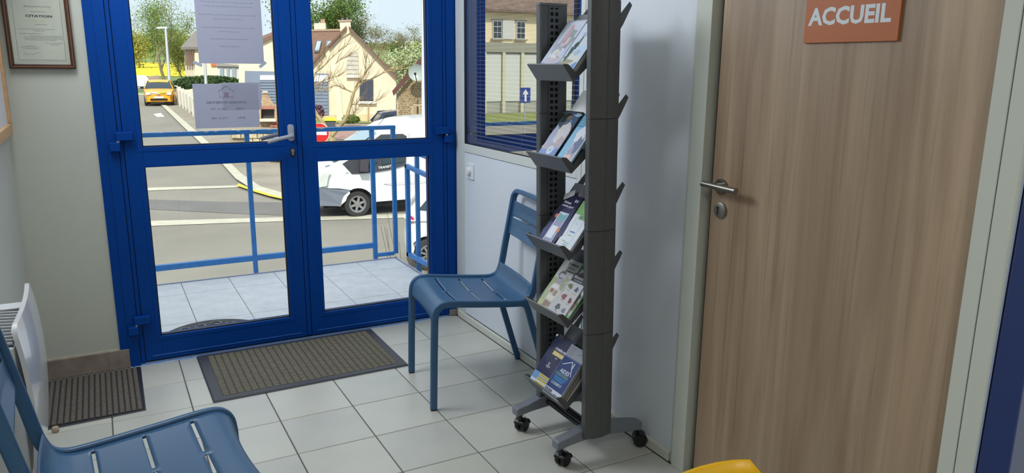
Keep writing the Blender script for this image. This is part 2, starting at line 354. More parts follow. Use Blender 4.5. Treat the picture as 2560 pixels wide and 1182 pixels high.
lv = build('lever_handle', MB().tube([(lx, -2.035, 1.066), (lx, -2.185, 1.062)], .0105, 12).tube([(WR, -2.075, 1.06), (lx, -2.075, 1.063)], .009, 10).lathe([(.026, -.008), (.026, -.001), (.024, 0)], (WR+.006, -2.075, 1.058), 'x', 28), STEEL, dl, smooth=True)
lv['label'] = 'brushed steel lever on a round rose'
es = build('escutcheon', MB().lathe([(.0001, -.009), (.022, -.009), (.026, -.007), (.026, 0)], (WR+.006, -2.078, .981), 'x', 28), mat('brushed_steel_dull', (140, 138, 130), .45, .9), dl, smooth=True)
build('keyhole', MB().lathe([(.0001, -.0105), (.005, -.0105), (.005, -.008)], (WR+.006, -2.072, .989), 'x', 12).box(WR-.0045, WR-.002, -2.0745, -2.0695, .966, .984), GASK, dl)
# ---------------- sign ACCUEIL ----------------
OR = mat('orange_sign_board', (178, 98, 48), .5); WHT = mat('white_lettering', (214, 222, 228), .5)
sg = tag(build('door_sign', MB().box(WR-.002, WR+.0058, -2.645, -2.357, 1.504, 1.700), OR, bevel=.0006), 'orange door sign reading ACCUEIL on the wood door', 'sign'); ROOT[sg.name] = Vector((0, 0, 0))
mb = MB(); put_text(mb, 'ACCUEIL', .0615, (WR-.0024, -2.372, 1.552), (0, -1, .0), (0, 0, 1), bold=.0022, width=.253)
build('lettering', mb, WHT, sg)
# ---------------- certificate ----------------
FW = mat('dark_walnut_frame', (62, 36, 22), .35, ns=20, nv=.3)
px0, px1, pz0, pz1 = -.541, -.297, 1.406, 1.745
pf = tag(empty('picture_frame', (-.42, -.02, 1.41)), 'dark walnut framed certificate headed CITATION on the front wall', 'picture')
def framebars(name, x0, x1, z0, z1, w, y0, y1, m, bev=.003):
    mb = MB()
    for (a, b, c, d) in (((x0, z0), (x1, z0), (x1-w, z0+w), (x0+w, z0+w)), ((x1, z0), (x1, z1), (x1-w, z1-w), (x1-w, z0+w)), ((x1, z1), (x0, z1), (x0+w, z1-w), (x1-w, z1-w)), ((x0, z1), (x0, z0), (x0+w, z0+w), (x0+w, z1-w))):
        mb.prism([a, b, c, d], y0, y1, 'y')
    return build(name, mb, m, pf, bevel=bev)
framebars('frame', px0, px1, pz0, pz1, .019, -.024, -.001, FW)
framebars('frame_fillet', px0+.006, px1-.006, pz0+.006, pz1-.006, .004, -.0255, -.024, mat('walnut_highlight', (120, 78, 48), .35), .001)
PAPR = mat('aged_certificate_paper', (196, 194, 180), .7, ns=8, nv=.03)
build('certificate', MB().box(px0+.018, px1-.018, -.010, -.006, pz0+.018, pz1-.018), PAPR, pf)
INK = flat((70, 74, 78)); INKL = flat((150, 152, 148)); TAN = flat((192, 186, 160))
mb = MB(); yy = -.0104; X0, X1 = -.505, -.331
def hl(mb, x0, x1, z0, z1, mi): mb.add([(x0, yy, z0), (x1, yy, z0), (x1, yy, z1), (x0, yy, z1)], [(0, 1, 2, 3)], mi)
for a, b, c, d in ((X0, X1, 1.4415, 1.4425), (X0, X1, 1.712, 1.713), (X0, X0+.001, 1.4415, 1.713), (X1-.001, X1, 1.4415, 1.713)): hl(mb, a, b, c, d, 0)
hl(mb, X0, X1, 1.4345, 1.4352, 1)
random.seed(5)
for k in range(22):       # laurel wreath round the heading
    a = math.radians(160+k*220/21); o_ = .003 if k % 2 else -.003; cx, cz = -.415+(.047+o_)*math.cos(a), 1.648+(.047+o_)*math.sin(a); aa = a+PI/2+(.5 if k % 2 else -.5); l, w2 = .0055, .0018
    mb.add([(cx-l*math.cos(aa), yy, cz-l*math.sin(aa)), (cx+w2*math.sin(aa), yy, cz-w2*math.cos(aa)), (cx+l*math.cos(aa), yy, cz+l*math.sin(aa)), (cx-w2*math.sin(aa), yy, cz+w2*math.cos(aa))], [(0, 1, 2, 3)], 2); yy -= .000005
yy = -.0107
put_text(mb, 'CITATION', .0125, (-.462, yy, 1.619), (1, 0, 0), (0, 0, 1), bold=.0005, width=.097, mi=0)
put_text(mb, 'RÉPUBLIQUE FRANÇAISE', .0085, (-.464, yy, 1.659), (1, 0, 0), (0, 0, 1), width=.094, mi=1)
for z, segs in ((1.640, ((-.442, -.388),)), (1.588, ((-.43, -.385),)), (1.569, ((-.492, -.36),)), (1.562, ((-.437, -.398),)), (1.550, ((-.492, -.41),)), (1.541, ((-.455, -.337),)), (1.5355, ((-.475, -.337),)), (1.530, ((-.475, -.337),)), (1.5245, ((-.475, -.36),)), (1.512, ((-.40, -.337),)), (1.505, ((-.385, -.35),)), (1.499, ((-.475, -.445),)), (1.495, ((-.49, -.43),)), (1.488, ((-.485, -.43),))):
    for a, b in segs:
        x = a
        while x < b:
            l = random.uniform(.003, .009); hl(mb, x, min(x+l, b), z, z+.0018, 1); x += l+.0016
build('print', mb, [INK, INKL, TAN], pf)
build('signature', MB().tube(chaikin([(-.485, -.0105, 1.462), (-.478, -.0105, 1.474), (-.472, -.0105, 1.460), (-.463, -.0105, 1.470), (-.45, -.0105, 1.463), (-.435, -.0105, 1.476), (-.428, -.0105, 1.472)]), .0005, 4), INKL, pf)
build('frame_glass', MB().box(px0+.018, px1-.018, -.0145, -.0135, pz0+.018, pz1-.018), GL1, pf)
# corner of the wood-framed board on the left wall
bd = tag(empty('notice_board', (WL, -.6, 1.2)), 'light wood framed white board on the left wall, cut by the picture edge', 'board')
LW = mat('pine_frame', (190, 150, 108), .5, ns=12, nv=.1, stretch=(1, .2, 4))
build('board_frame', MB().box(WL+.001, WL+.022, -1.3, -.035, 1.135, 1.180).box(WL+.001, WL+.022, -.075, -.035, 1.18, 2.0).box(WL+.001, WL+.022, -1.3, -.035, 1.96, 2.0), LW, bd, bevel=.003)
build('board_panel', MB().box(WL+.001, WL+.010, -1.3, -.07, 1.17, 1.97), mat('board_white', (215, 216, 222), .4), bd)
# ---------------- switch ----------------
sw = tag(empty('light_switch', (WR, -.19, .875)), 'white rotary wall dimmer below the interior window', 'switch')
build('wall_plate', MB().prism([(-.191+a, .874+b) for a, b in rrect(.084, .084, .004, 2)], WR-.009, WR, 'x'), WHITEP, sw, bevel=.0015)
build('knob', MB().lathe([(.0001, -.027), (.018, -.027), (.021, -.024), (.022, -.009)], (WR, -.190, .876), 'x', 28), WHITEP, sw, smooth=True)
# ---------------- papers taped on the left leaf ----------------
def paper_mat(n, c, tr):
    m = bpy.data.materials.new(n); m.use_nodes = True; t = m.node_tree; b = t.nodes['Principled BSDF']; b.inputs['Base Color'].default_value = (*lin(c), 1); b.inputs['Roughness'].default_value = .8
    o = t.nodes['Material Output']; x = t.nodes.new('ShaderNodeMixShader'); x.inputs[0].default_value = tr; q = t.nodes.new('ShaderNodeBsdfTranslucent'); q.inputs[0].default_value = (*lin(c), 1)
    t.links.new(b.outputs[0], x.inputs[1]); t.links.new(q.outputs[0], x.inputs[2]); t.links.new(x.outputs[0], o.inputs[0]); return m
PP = paper_mat('office_paper', (196, 198, 214), .55); TAPE = paper_mat('clear_sticky_tape', (200, 206, 220), .5)
TXT = flat((104, 108, 130))
def sheet(x0, x1, z0, z1, label, lean=0):
    o = build('notice_sheet', MB().add([(x0+lean*(z1-z0) if False else x0, .0085, z0), (x1, .0085, z0), (x1+lean, .0085, z1), (x0+lean, .0085, z1), (x0, .0088, z0), (x1, .0088, z0), (x1+lean, .0088, z1), (x0+lean, .0088, z1)],
        [(0, 1, 2, 3), (7, 6, 5, 4), (0, 4, 5, 1), (1, 5, 6, 2), (2, 6, 7, 3), (3, 7, 4, 0)]), PP)
    ROOT[o.name] = Vector((0, 0, 0)); return tag(o, label, 'paper')
s1 = sheet(.207, .503, 1.434, 1.853, 'large white notice sheet taped to the door glass, upper one', 0)
mb = MB(); U = (-1, 0, 0); Vv = (0, 0, 1)
for z, w, s in ((1.703, .245, 'La commune de ... vous souhaite la bienvenue,'), ):
    pass
random.seed(9)
def words(mb, xc, z, w, h=.0055):      # unreadable line of small print
    x = xc-w/2
    while x < xc+w/2:
        l = random.uniform(.006, .02); x2 = min(x+l, xc+w/2); xx = x
        while xx < x2:
            k = random.uniform(.0018, .0034); hh = h*random.choice((.6, .6, .62, 1)); mb.add([(xx, .0082, z), (xx+k, .0082, z), (xx+k, .0082, z+hh), (xx, .0082, z+hh)], [(0, 1, 2, 3)]); xx += k+.0009
        x = x2+.0035
for z, w in ((1.712, .24), (1.693, .225), (1.655, .255), (1.636, .135), (1.597, .235), (1.579, .09), (1.545, .17), (1.511, .09)): words(mb, .35, z, w)
build('print', mb, flat((134, 138, 160)), s1)
for a, b, c, an in ((.20, 1.432, .042, -25), (.495, 1.430, .040, 38)):
    ca, sa = math.cos(math.radians(an)), math.sin(math.radians(an))
    pts = [(a+ca*u-sa*v, b+sa*u+ca*v) for u, v in ((-c/2, -.0075), (c/2, -.0075), (c/2, .0075), (-c/2, .0075))]
    build('tape_strip', MB().prism(pts, .0078, .0082, 'y'), TAPE, s1)
s2 = sheet(.169, .464, 1.131, 1.340, 'landscape opening hours notice taped to the door glass, lower one', 0)
mb = MB()
for s, x, z, w, b in (('HORAIRES OUVERTURE', .408, 1.247, .182, .0006), ('LUNDI', .392, 1.2175, .036, .0003), ('16h à 17h', .316, 1.2175, .072, .0003), ('JEUDI', .397, 1.1735, .034, .0003), ('17h à 18h', .318, 1.1735, .072, .0003)):
    put_text(mb, s, .0125 if w < .1 else .0145, (x, .0082, z), U, Vv, width=w, bold=b)
build('lettering', mb, flat((112, 116, 140)), s2)
hx0, hz0 = .318, 1.277
def bar(mb, x0, z0, x1, z1, w=.0015, y=.0082):
    d = Vector((x1-x0, 0, z1-z0)).normalized(); n = Vector((-d.z, 0, d.x))*w/2; a, b = Vector((x0, y, z0)), Vector((x1, y, z1))
    mb.add([a-n, b-n, b+n, a+n], [(0, 1, 2, 3)])
mb = MB(); bar(mb, hx0-.036, hz0+.026, hx0, hz0+.052, .002); bar(mb, hx0, hz0+.052, hx0+.036, hz0+.026, .002); bar(mb, hx0-.032, hz0+.026, hx0-.032, hz0, .0007); bar(mb, hx0+.032, hz0+.026, hx0+.032, hz0, .0007); bar(mb, hx0-.034, hz0, hx0+.034, hz0, .0016)
build('house_drawing', mb, flat((74, 78, 100)), s2); build('drawn_door', MB().box(hx0-.01, hx0+.01, .0081, .0083, hz0, hz0+.022), flat((128, 112, 130)), s2)
s3 = sheet(.30, .478, 1.215, 1.345, 'white sheet edge showing behind the opening hours notice', 0); s3.location.y = .0006
# ---------------- heater ----------------
ht = tag(empty('electric_heater', (WL, -1.6, .3)), 'white wall heater with a glossy curved front panel and top grille', 'heater')
HW = mat('white_heater_enamel', (224, 228, 232), .3); HGs = mat('glossy_white_heater_glass', (222, 224, 228), .2, coat=.5)
prof = []
for k in range(25):
    z = .27+.52*k/24; u = (k/24-.5)*2; prof.append((WL+.125-.028*u*u+(.004 if k > 20 else 0), z))
poly = prof+[(x-.012, z) for x, z in reversed(prof)]
mb = MB(); ys = [-1.09-.0*k for k in range(1)]
def outl(y): return 1
# panel as a grid with rounded corners, bowed both ways
NY, NZ = 24, 24; vs = []; fs = []
def P(i, j, off):
    y = -1.085-.515*i/NY; z = .285+.465*j/NZ; uy = (i/NY-.5)*2; uz = (j/NZ-.5)*2
    x = WL+.128-.020*uz*uz-.010*uy*uy+off
    r = .05          # rounded corner pull-in
    dz = max(0, abs(uz)*.2325-(.2325-r)); dy = max(0, abs(uy)*.27-(.27-r))
    if dz > 0 and dy > 0:
        L = math.hypot(dz, dy)
        if L > r: z -= math.copysign(dz*(1-r/L), uz); y += math.copysign(dy*(1-r/L), uy)
    return (x, y, z)
for off in (0, -.012):
    for i in range(NY+1):
        for j in range(NZ+1): vs.append(P(i, j, off))
M1 = (NY+1)*(NZ+1)
def q(i, j, l=0): return l*M1+i*(NZ+1)+j
for i in range(NY):
    for j in range(NZ): fs += [(q(i, j), q(i+1, j), q(i+1, j+1), q(i, j+1)), (q(i, j, 1), q(i, j+1, 1), q(i+1, j+1, 1), q(i+1, j, 1))]
for i in range(NY): fs += [(q(i, 0), q(i, 0, 1), q(i+1, 0, 1), q(i+1, 0)), (q(i, NZ), q(i+1, NZ), q(i+1, NZ, 1), q(i, NZ, 1))]
for j in range(NZ): fs += [(q(0, j), q(0, j+1), q(0, j+1, 1), q(0, j, 1)), (q(NY, j), q(NY, j, 1), q(NY, j+1, 1), q(NY, j+1))]
build('front_panel', MB().add(vs, fs), HGs, ht, smooth=True)
build('body', MB().box(WL+.004, WL+.088, -1.585, -1.14, .31, .690), HW, ht, bevel=.006)
mb = MB()
for k in range(30): mb.box(WL+.02, WL+.08, -1.22-k*.025, -1.205-k*.025, .735, .741)
gr = build('top_grille', MB().box(WL+.014, WL+.086, -1.575, -1.19, .6895, .692), mat('grille_dark', (40, 42, 46), .6), ht)
mb2 = MB()
for k in range(11):
    y = -1.24-k*.030
    mb2.add([(WL+.016, y, .693), (WL+.084, y-.02, .693), (WL+.084, y-.026, .693), (WL+.016, y-.006, .693), (WL+.016, y, .699), (WL+.084, y-.02, .699), (WL+.084, y-.026, .699), (WL+.016, y-.006, .699)], [(0, 1, 2, 3), (7, 6, 5, 4), (0, 4, 5, 1), (1, 5, 6, 2), (2, 6, 7, 3), (3, 7, 4, 0)])
build('grille_bars', mb2, HW, gr)
build('control_cover', MB().box(WL+.02, WL+.08, -1.215, -1.15, .690, .697), HW, ht, bevel=.001)
build('brand_line', MB().box(WL+.1285, WL+.130, -1.245, -1.240, .36, .46), mat('white_line', (245, 245, 245), .3), ht) if False else None
# ---------------- doormats ----------------
MR = mat('dark_rubber_border', (66, 68, 76), .55, bump=.05); MF = mat('olive_grey_mat_blocks', (118, 113, 98), .9, ns=160, nv=.25, bump=.5, bs=700)
m1 = tag(empty('doormat', (.5, -.31, 0)), 'large grey block-pattern doormat with rubber border before the blue doors', 'doormat')
build('border', MB().frus([(.083, -.612, .001), (.986, -.603, .001), (.986, -.018, .001), (.080, -.018, .001)], [(.090, -.606, .008), (.978, -.597, .008), (.978, -.024, .008), (.087, -.024, .008)]), MR, m1, bevel=.001)
mb = MB(); random.seed(2)
nx, ny = 26, 27; fx0, fx1, fy0, fy1 = .128, .944, -.570, -.052
for i in range(nx):
    for j in range(ny):
        cx = fx0+(i+.5)*(fx1-fx0)/nx; cy = fy0+(j+.5)*(fy1-fy0)/ny; w = (fx1-fx0)/nx/2-.0024; h = (fy1-fy0)/ny/2-.0026
        dx, dy, z = random.uniform(-.0006, .0006), random.uniform(-.0006, .0006), .0105+random.uniform(-.0006, .0006)
        mb.frus([(cx-w+dx, cy-h+dy, .0075), (cx+w+dx, cy-h+dy, .0075), (cx+w+dx, cy+h+dy, .0075), (cx-w+dx, cy+h+dy, .0075)], [(cx-w*.8+dx, cy-h*.7+dy, z), (cx+w*.8+dx, cy-h*.7+dy, z), (cx+w*.8+dx, cy+h*.7+dy, z), (cx-w*.8+dx, cy+h*.7+dy, z)])
build('mat_blocks', mb, MF, m1, kind='stuff')
build('field', MB().box(fx0, fx1, fy0, fy1, .007, .0085), mat('mat_groove', (74, 72, 64), .95, ns=200, nv=.3), m1)
m2 = tag(empty('doormat', (-.36, -.3, 0)), 'small ribbed charcoal doormat in the corner under the heater', 'doormat')
RB = bpy.data.materials.new('ribbed_carpet_pile'); RB.use_nodes = True
RBm = mat('ribbed_carpet', (138, 130, 120), .95, ns=230, c2=(56, 52, 48), bump=1., bs=900)
build('border', MB().frus([(-.575, -.572, .001), (-.176, -.556, .001), (-.170, -.030, .001), (-.575, -.030, .001)], [(-.57, -.566, .006), (-.182, -.550, .006), (-.176, -.034, .006), (-.57, -.034, .006)]), mat('charcoal_rubber', (36, 38, 46), .5), m2, bevel=.001)
mb = MB(); x = -.568; k = 0
while x < -.2:
    w = .0225; z = .0105
    mb.prism([(x, .004), (x+.002, z-.002), (x+.005, z), (x+w-.008, z), (x+w-.005, z-.002), (x+w-.0035, .004)], -.549, -.036, 'y'); x += w
build('carpet_ribs', mb, RBm, m2, kind='stuff')
build('field', MB().box(-.57, -.2, -.549, -.036, .004, .0068), mat('carpet_groove', (52, 48, 44), .95, ns=200, nv=.4), m2)
# small cork foot seen under the heater
tag(build('cork_stopper', MB().lathe([(.0001, 0), (.011, 0), (.013, .004), (.013, .018), (.010, .022), (.0001, .023)], (-.505, -.600, 0), 'z', 14), mat('cork', (176, 158, 138), .8), smooth=True), 'small beige stopper lying on the floor beside the ribbed doormat', 'stopper')
# ---------------- chairs ----------------
CH = mat('storm_blue_chair_paint', (50, 92, 130), .38, bump=.06, bs=900, spec=.5)
CHD = mat('chair_foot_cap', (22, 26, 34), .6)
CWD = .449
SEC2 = rrect(.0288, .0196, .006, 3)
SEC = rrect(.030, .021, .006, 3)      # first axis in the side plane, second lateral
def make_chair(name, M):
    """local: x = depth from the front legs to the back, y = width, z up"""
    c = empty(name, (0, 0, 0), 0); ROOT[c.name] = Vector((0, 0, 0))
    t0, t1 = .0105, CWD-.0105
    side = [(.026, .40), (.030, .437), (.052, .463), (.088, .4665), (.13, .463), (.20, .455), (.385, .438), (.425, .441), (.452, .458), (.466, .49), (.4745, .53), (.486, .60), (.497, .655), (.511, .73), (.524, .80), (.528, .825)]
    sm = chaikin([(x, 0, z) for x, z in side], 2)
    a = [Vector((p.x, t0, p.z)) for p in sm]; b = [Vector((p.x, t1, p.z)) for p in sm][::-1]
    arc = []
    for k in range(1, 8):
        g = PI/2*k/8; arc.append(Vector((.528+.010*math.sin(g), t0+.05*(1-math.cos(g)), .825+.033*math.sin(g))))
    arc2 = [Vector((p.x, CWD-p.y, p.z)) for p in arc][::-1]
    path = a+arc+[Vector((.540, t0+.06, .858)), Vector((.543, CWD/2, .860)), Vector((.540, t1-.06, .858))]+arc2+b
    # explicit frames: in-plane normal and lateral axis
    vs = []; fs = []; n = len(SEC); N = len(path)
    prev = None
    for i, p in enumerate(path):
        tg = (path[min(i+1, N-1)]-path[max(i-1, 0)]).normalized()
        if prev is None: nr = Vector((-1, 0, 0))
        else: nr = prev
        nr = (nr-tg*nr.dot(tg)).normalized(); prev = nr; bb = tg.cross(nr)
        vs += [p+nr*q[0]+bb*q[1] for q in SEC]
    for i in range(N-1):
        for k in range(n): fs.append((i*n+k, i*n+(k+1) % n, (i+1)*n+(k+1) % n, (i+1)*n+k))
    build('frame', MB().add(vs, fs), CH, c, smooth=True)
    for y in (t0, t1):
        l = build('leg', MB().sweep([(.016, y, .006), (.020, y, .2), (.0258, y, .401)], SEC, (1, 0, 0)), CH, c, smooth=True)
        build('foot_cap', MB().sweep([(.016, y, 0), (.016, y, .007)], rrect(.026, .018, .005), (1, 0, 0)), CHD, l)
        l = build('leg', MB().sweep(chaikin([(.385, y, .440), (.432, y, .434), (.448, y, .38), (.470, y, .30), (.558, y, .006)], 2), SEC2, (0, 0, 1)), CH, c, smooth=True)
        build('foot_cap', MB().sweep([(.5585, y, 0), (.558, y, .007)], rrect(.026, .018, .005), (1, 0, 0)), CHD, l)
    # pressed sheet seat with slots
    sp = chaikin([(.0205, 0, .385), (.022, 0, .42), (.030, 0, .450), (.055, 0, .4715), (.088, 0, .4725), (.13, 0, .468), (.20, 0, .460), (.38, 0, .443), (.418, 0, .446), (.440, 0, .462), (.452, 0, .49), (.458, 0, .515)], 2)
    # resample
    L = [0]
    for p, q in zip(sp[:-1], sp[1:]): L.append(L[-1]+(q-p).length)
    tot = L[-1]
    def pt(s):
        s = max(0, min(tot, s))
        for i in range(len(L)-1):
            if L[i+1] >= s: k = (s-L[i])/max(1e-9, L[i+1]-L[i]); return sp[i].lerp(sp[i+1], k), (sp[i+1]-sp[i]).normalized()
        return sp[-1], (sp[-1]-sp[-2]).normalized()
    def grid(name, pt, tot, slots, segs, dish, ya, yb, par, th=.0025, extra=()):
        br = {0, tot}; k = 0
        ns_ = 46
        for i in range(ns_+1): br.add(tot*i/ns_)
        sl = []
        for s in slots: sl.append((s-.004, s+.004))
        br = sorted(x for x in br if not any(a-.004 < x < b+.004 for a, b in sl)); br = sorted(br+[x for ab in sl for x in ab])
        yb_ = {0., 1.}
        for s0, s1 in segs: yb_ |= {s0, s1}
        ys = sorted(yb_ | {i/20 for i in range(21) if not any(abs(i/20-z) < .012 for z in yb_)})
        vs = []; fs = []
        for s in br:
            p, tg = pt(s); nn = Vector((tg.z, 0, -tg.x)); fade = min(1, s/.04, (tot-s)/.04)
            for y in ys:
                d = dish*(1-(2*y-1)**2)*(fade if par != 'seat' else 1)
                q = p+nn*d; vs.append((q.x, ya+(yb-ya)*y, q.z))
        m = len(ys)
        for i in range(len(br)-1):
            mid = (br[i]+br[i+1])/2
            for j in range(m-1):
                ym = (ys[j]+ys[j+1])/2
                if any(a < mid < b for a, b in sl) and any(a < ym < b for a, b in segs): continue
                fs.append((i*m+j, i*m+j+1, (i+1)*m+j+1, (i+1)*m+j))
        o = build(name, MB().add(vs, fs), CH, c, smooth=True, solid=th)
        return o
    grid('seat', pt, tot, (.172, .287, .402), ((.05, .475), (.525, .95)), .012, .019, CWD-.019, 'seat')
    bp = [Vector((.4975, 0, .655)), Vector((.504, 0, .692)), Vector((.511, 0, .73)), Vector((.5175, 0, .77)), Vector((.5245, 0, .812))]
    LB = [0]
    for p, q in zip(bp[:-1], bp[1:]): LB.append(LB[-1]+(q-p).length)
    def ptb(s):
        s = max(0, min(LB[-1], s))
        for i in range(4):
            if LB[i+1] >= s-1e-9: k = (s-LB[i])/(LB[i+1]-LB[i]); return bp[i].lerp(bp[i+1], k), (bp[i+1]-bp[i]).normalized()
    grid('backrest', ptb, LB[-1], (.083,), ((.06, .485), (.525, .94)), .014, .019, CWD-.019, 'back')
    for y in (.10, CWD-.10): build('bumper', MB().lathe([(.004, .432), (.006, .412), (.004, .411)], (.30, y, -.0), 'z', 10), WHITEP, c)
    c.matrix_world = M
    return c
yw = math.radians(-8.5)
B = Vector((.885, -1.12, 0))
# rotation whose local +y points to the far side
c1 = make_chair('slatted_chair', Matrix.Translation(B) @ Matrix.Rotation(yw, 4, 'Z'))
tag(c1, 'blue metal slotted-seat chair standing beside the brochure stand', 'chair')
c2 = copy_tree(c1); c2.matrix_world = Matrix.Translation(Vector((.045, -1.72, 0))) @ Matrix.Rotation(math.radians(183.8), 4, 'Z') @ Matrix.Diagonal((1.06, 1, 1, 1))
tag(c2, 'blue metal slotted-seat chair in the near left corner, seen from behind', 'chair')
# ---------------- brochure stand ----------------
AN = mat('anthracite_extrusion', (92, 95, 97), .45, metal=.35, ns=40, nv=.04); ANT = mat('anthracite_tray', (104, 108, 112), .45, metal=.25); FTm = mat('grey_cast_foot', (124, 130, 140), .45, metal=.2)
BK = mat('black_plastic', (16, 17, 20), .38)
rk = tag(empty('brochure_stand', (1.27, -1.62, 0)), 'tall anthracite rolling brochure stand with five sloping trays', 'display stand')
def lean(z): return -.018*(z-.15)     # the stand leans a touch to the left
XC = 1.272; HWD = .058
def plan(outer):      # half-moon plan with fine ribs; outer = -1 faces the camera
    pts = []; n = 64
    for k in range(n+1):
        x = -HWD+2*HWD*k/n; y = .015*(1-(x/HWD)**2)+.021
        if .0 < k < n and abs(x) > .004: y -= .0009 if k % 2 else 0
        if abs(x) < .001: y -= .002
        pts.append((x, y*outer))
    return pts+[(HWD, -.002*outer), (HWD-.004, -.006*outer), (-HWD+.004, -.006*outer), (-HWD, -.002*outer)]
def up(name, yc, outer, z0, z1):
    mb = MB(); P = plan(outer); n = len(P)
    vs = [(XC+lean(z0)+x, yc+y, z0) for x, y in P]+[(XC+lean(z1)+x, yc+y, z1) for x, y in P]
    mb.add(vs, [tuple(range(n)), tuple(range(n, 2*n))[::-1]]+[(i, (i+1) % n, n+(i+1) % n, n+i) for i in range(n)])
    return build(name, mb, AN, rk)
for yc, outer in ((-1.771, -1), (-1.463, 1)):
    zz = [.105, .5095, .8845, 1.267, 1.648]
    for a, b in zip(zz[:-1], zz[1:]): up('column_section', yc, outer, a, b-.0018)
    x = XC+lean(1.65)
    mb = MB(); P = plan(outer); k = 0; n = len(P)
    mb.add([(x+p*1.02, yc+q_*1.02, 1.6475) for p, q_ in P]+[(x+p*1.02, yc+q_*1.02, 1.656) for p, q_ in P], [tuple(range(n)), tuple(range(n, 2*n))[::-1]]+[(i, (i+1) % n, n+(i+1) % n, n+i) for i in range(n)])
    build('column_cap', mb, ANT, rk)
    # perforated strip on the inner face
    yi = yc-outer*.0065; y2 = yi-outer*.0015
    a_, b_ = sorted((yi, y2)); mb = MB()
    for z0, z1 in ((.11, 1.645),):
        for xa, xb in ((-.024, -.0165), (-.0035, .0035), (.0165, .024)):
            mb.add([(XC+lean(z0)+xx, y, z0) for xx, y in ((xa, a_), (xb, a_), (xb, b_), (xa, b_))]+[(XC+lean(z1)+xx, y, z1) for xx, y in ((xa, a_), (xb, a_), (xb, b_), (xa, b_))], [(0, 1, 2, 3), (7, 6, 5, 4), (0, 4, 5, 1), (1, 5, 6, 2), (2, 6, 7, 3), (3, 7, 4, 0)])
    for k in range(69):
        z = .115+k*.0222; mb.box(XC+lean(z)-.0165, XC+lean(z)-.0035, a_, b_, z, z+.0095).box(XC+lean(z)+.0035, XC+lean(z)+.0165, a_, b_, z, z+.0095)
    st = build('perforated_strip', mb, AN, rk)
    yb = yi+outer*.0004; a_, b_ = sorted((yb, yi-outer*.0003))
    build('slot_shadow', MB().add([(XC+lean(z)+xx, y, z) for z in (.11, 1.64) for xx, y in ((-.024, a_), (.024, a_), (.024, b_), (-.024, b_))], [(0, 1, 2, 3), (7, 6, 5, 4), (0, 4, 5, 1), (1, 5, 6, 2), (2, 6, 7, 3), (3, 7, 4, 0)]), mat('slot_black', (6, 6, 8), .9), st)
# feet
for yc in (-1.757, -1.452):
    top = [(1.108, .108), (1.115, .112), (1.165, .122), (1.215, .137), (1.262, .143), (1.32, .139), (1.40, .127), (1.47, .112), (1.492, .104)]
    bot = [(1.492, .070), (1.40, .082), (1.30, .092), (1.24, .092), (1.17, .086), (1.108, .076)]
    mb = MB().prism(top+bot, yc-.022, yc+.022, 'y')
    build('foot', mb, FTm, rk, bevel=.006, bseg=3)
build('cross_tube', MB().tube([(1.29, -1.75, .105), (1.29, -1.46, .105)], .016, 12).tube([(1.25, -1.75, .115), (1.25, -1.46, .115)], .010, 10), BK, rk, smooth=True)
def caster(x, y, ang):
    c = build('caster', MB().tube([(x, y, .045), (x, y, .080)], .009, 10).xf(Matrix()), BK, rk, smooth=True)
    R = Matrix.Translation((x, y, 0)) @ Matrix.Rotation(ang, 4, 'Z')
    for s in (-1, 1):
        build('wheel', MB().lathe([(.0001, -.009), (.017, -.010), (.024, -.006), (.0265, 0), (.024, .007), (.0001, .0075)], (0, 0, 0), 'y', 24).xf(R @ Matrix.Translation((.014, s*.0135, .0265)) @ (Matrix.Scale(s, 4, (0, 1, 0)))), BK, c, smooth=True)
    hood = []
    mb = MB()
    for k in range(11):
        a = math.radians(0+k*16); hood.append((.014+.029*math.cos(a), .0265+.029*math.sin(a)))
    inner = [(.014+.0275*math.cos(math.radians(k*16)), .0265+.0275*math.sin(math.radians(k*16))) for k in range(10, -1, -1)]
    mb.prism(hood+inner, -.023, .023, 'y'); build('hood', mb.xf(R), BK, c, smooth=False)
for x, y, a in ((1.135, -1.757, .35), (1.480, -1.757, -.5), (1.135, -1.452, .5), (1.480, -1.452, .2)): caster(x, y, a)
# trays
TZ = [1.386, 1.078, .771, .521, .204]; YF, YN = -1.4885, -1.7315
TA = math.radians(51.8); SX, SZ = math.cos(TA), math.sin(TA)
def tray(z0):
    dx = lean(z0)+lean(.9)*0; sh = .004-.004*(z0/1.4)
    x0 = 1.162+sh
    t_ = empty('tray', (0, 0, 0)); t_.parent = rk; ROOT[t_.name] = ROOT[rk.name]; t_.location = (0, 0, 0)
    th = .003
    build('back_plate', MB().prism([(x0+.004, z0+.004), (x0+.004+.287*SX, z0+.004+.287*SZ), (x0+.001+.287*SX, z0+.006+.287*SZ), (x0+.001, z0+.006)], YN+.003, YF-.003, 'y'), ANT, t_)
    build('front_lip', MB().prism([(x0+.004, z0), (x0-.037, z0+.054), (x0-.034, z0+.0575), (x0-.0275, z0+.0535), (x0+.006, z0+.010)], YN+.0006, YF-.0006, 'y'), ANT, t_)
    for ya, yb in ((YN, YN+.004), (YF-.004, YF)):
        build('side_panel', MB().prism([(x0+.004, z0), (x0+.075, z0+.062), (x0+.160, z0+.135), (x0+.198, z0+.19), (x0+.232, z0+.253), (x0+.222, z0+.264), (x0+.012, z0+.030), (x0-.018, z0+.056), (x0-.034, z0+.0575), (x0-.037, z0+.054)], ya, yb, 'y'), AN, t_)
    return x0
TX = [tray(z) for z in TZ]
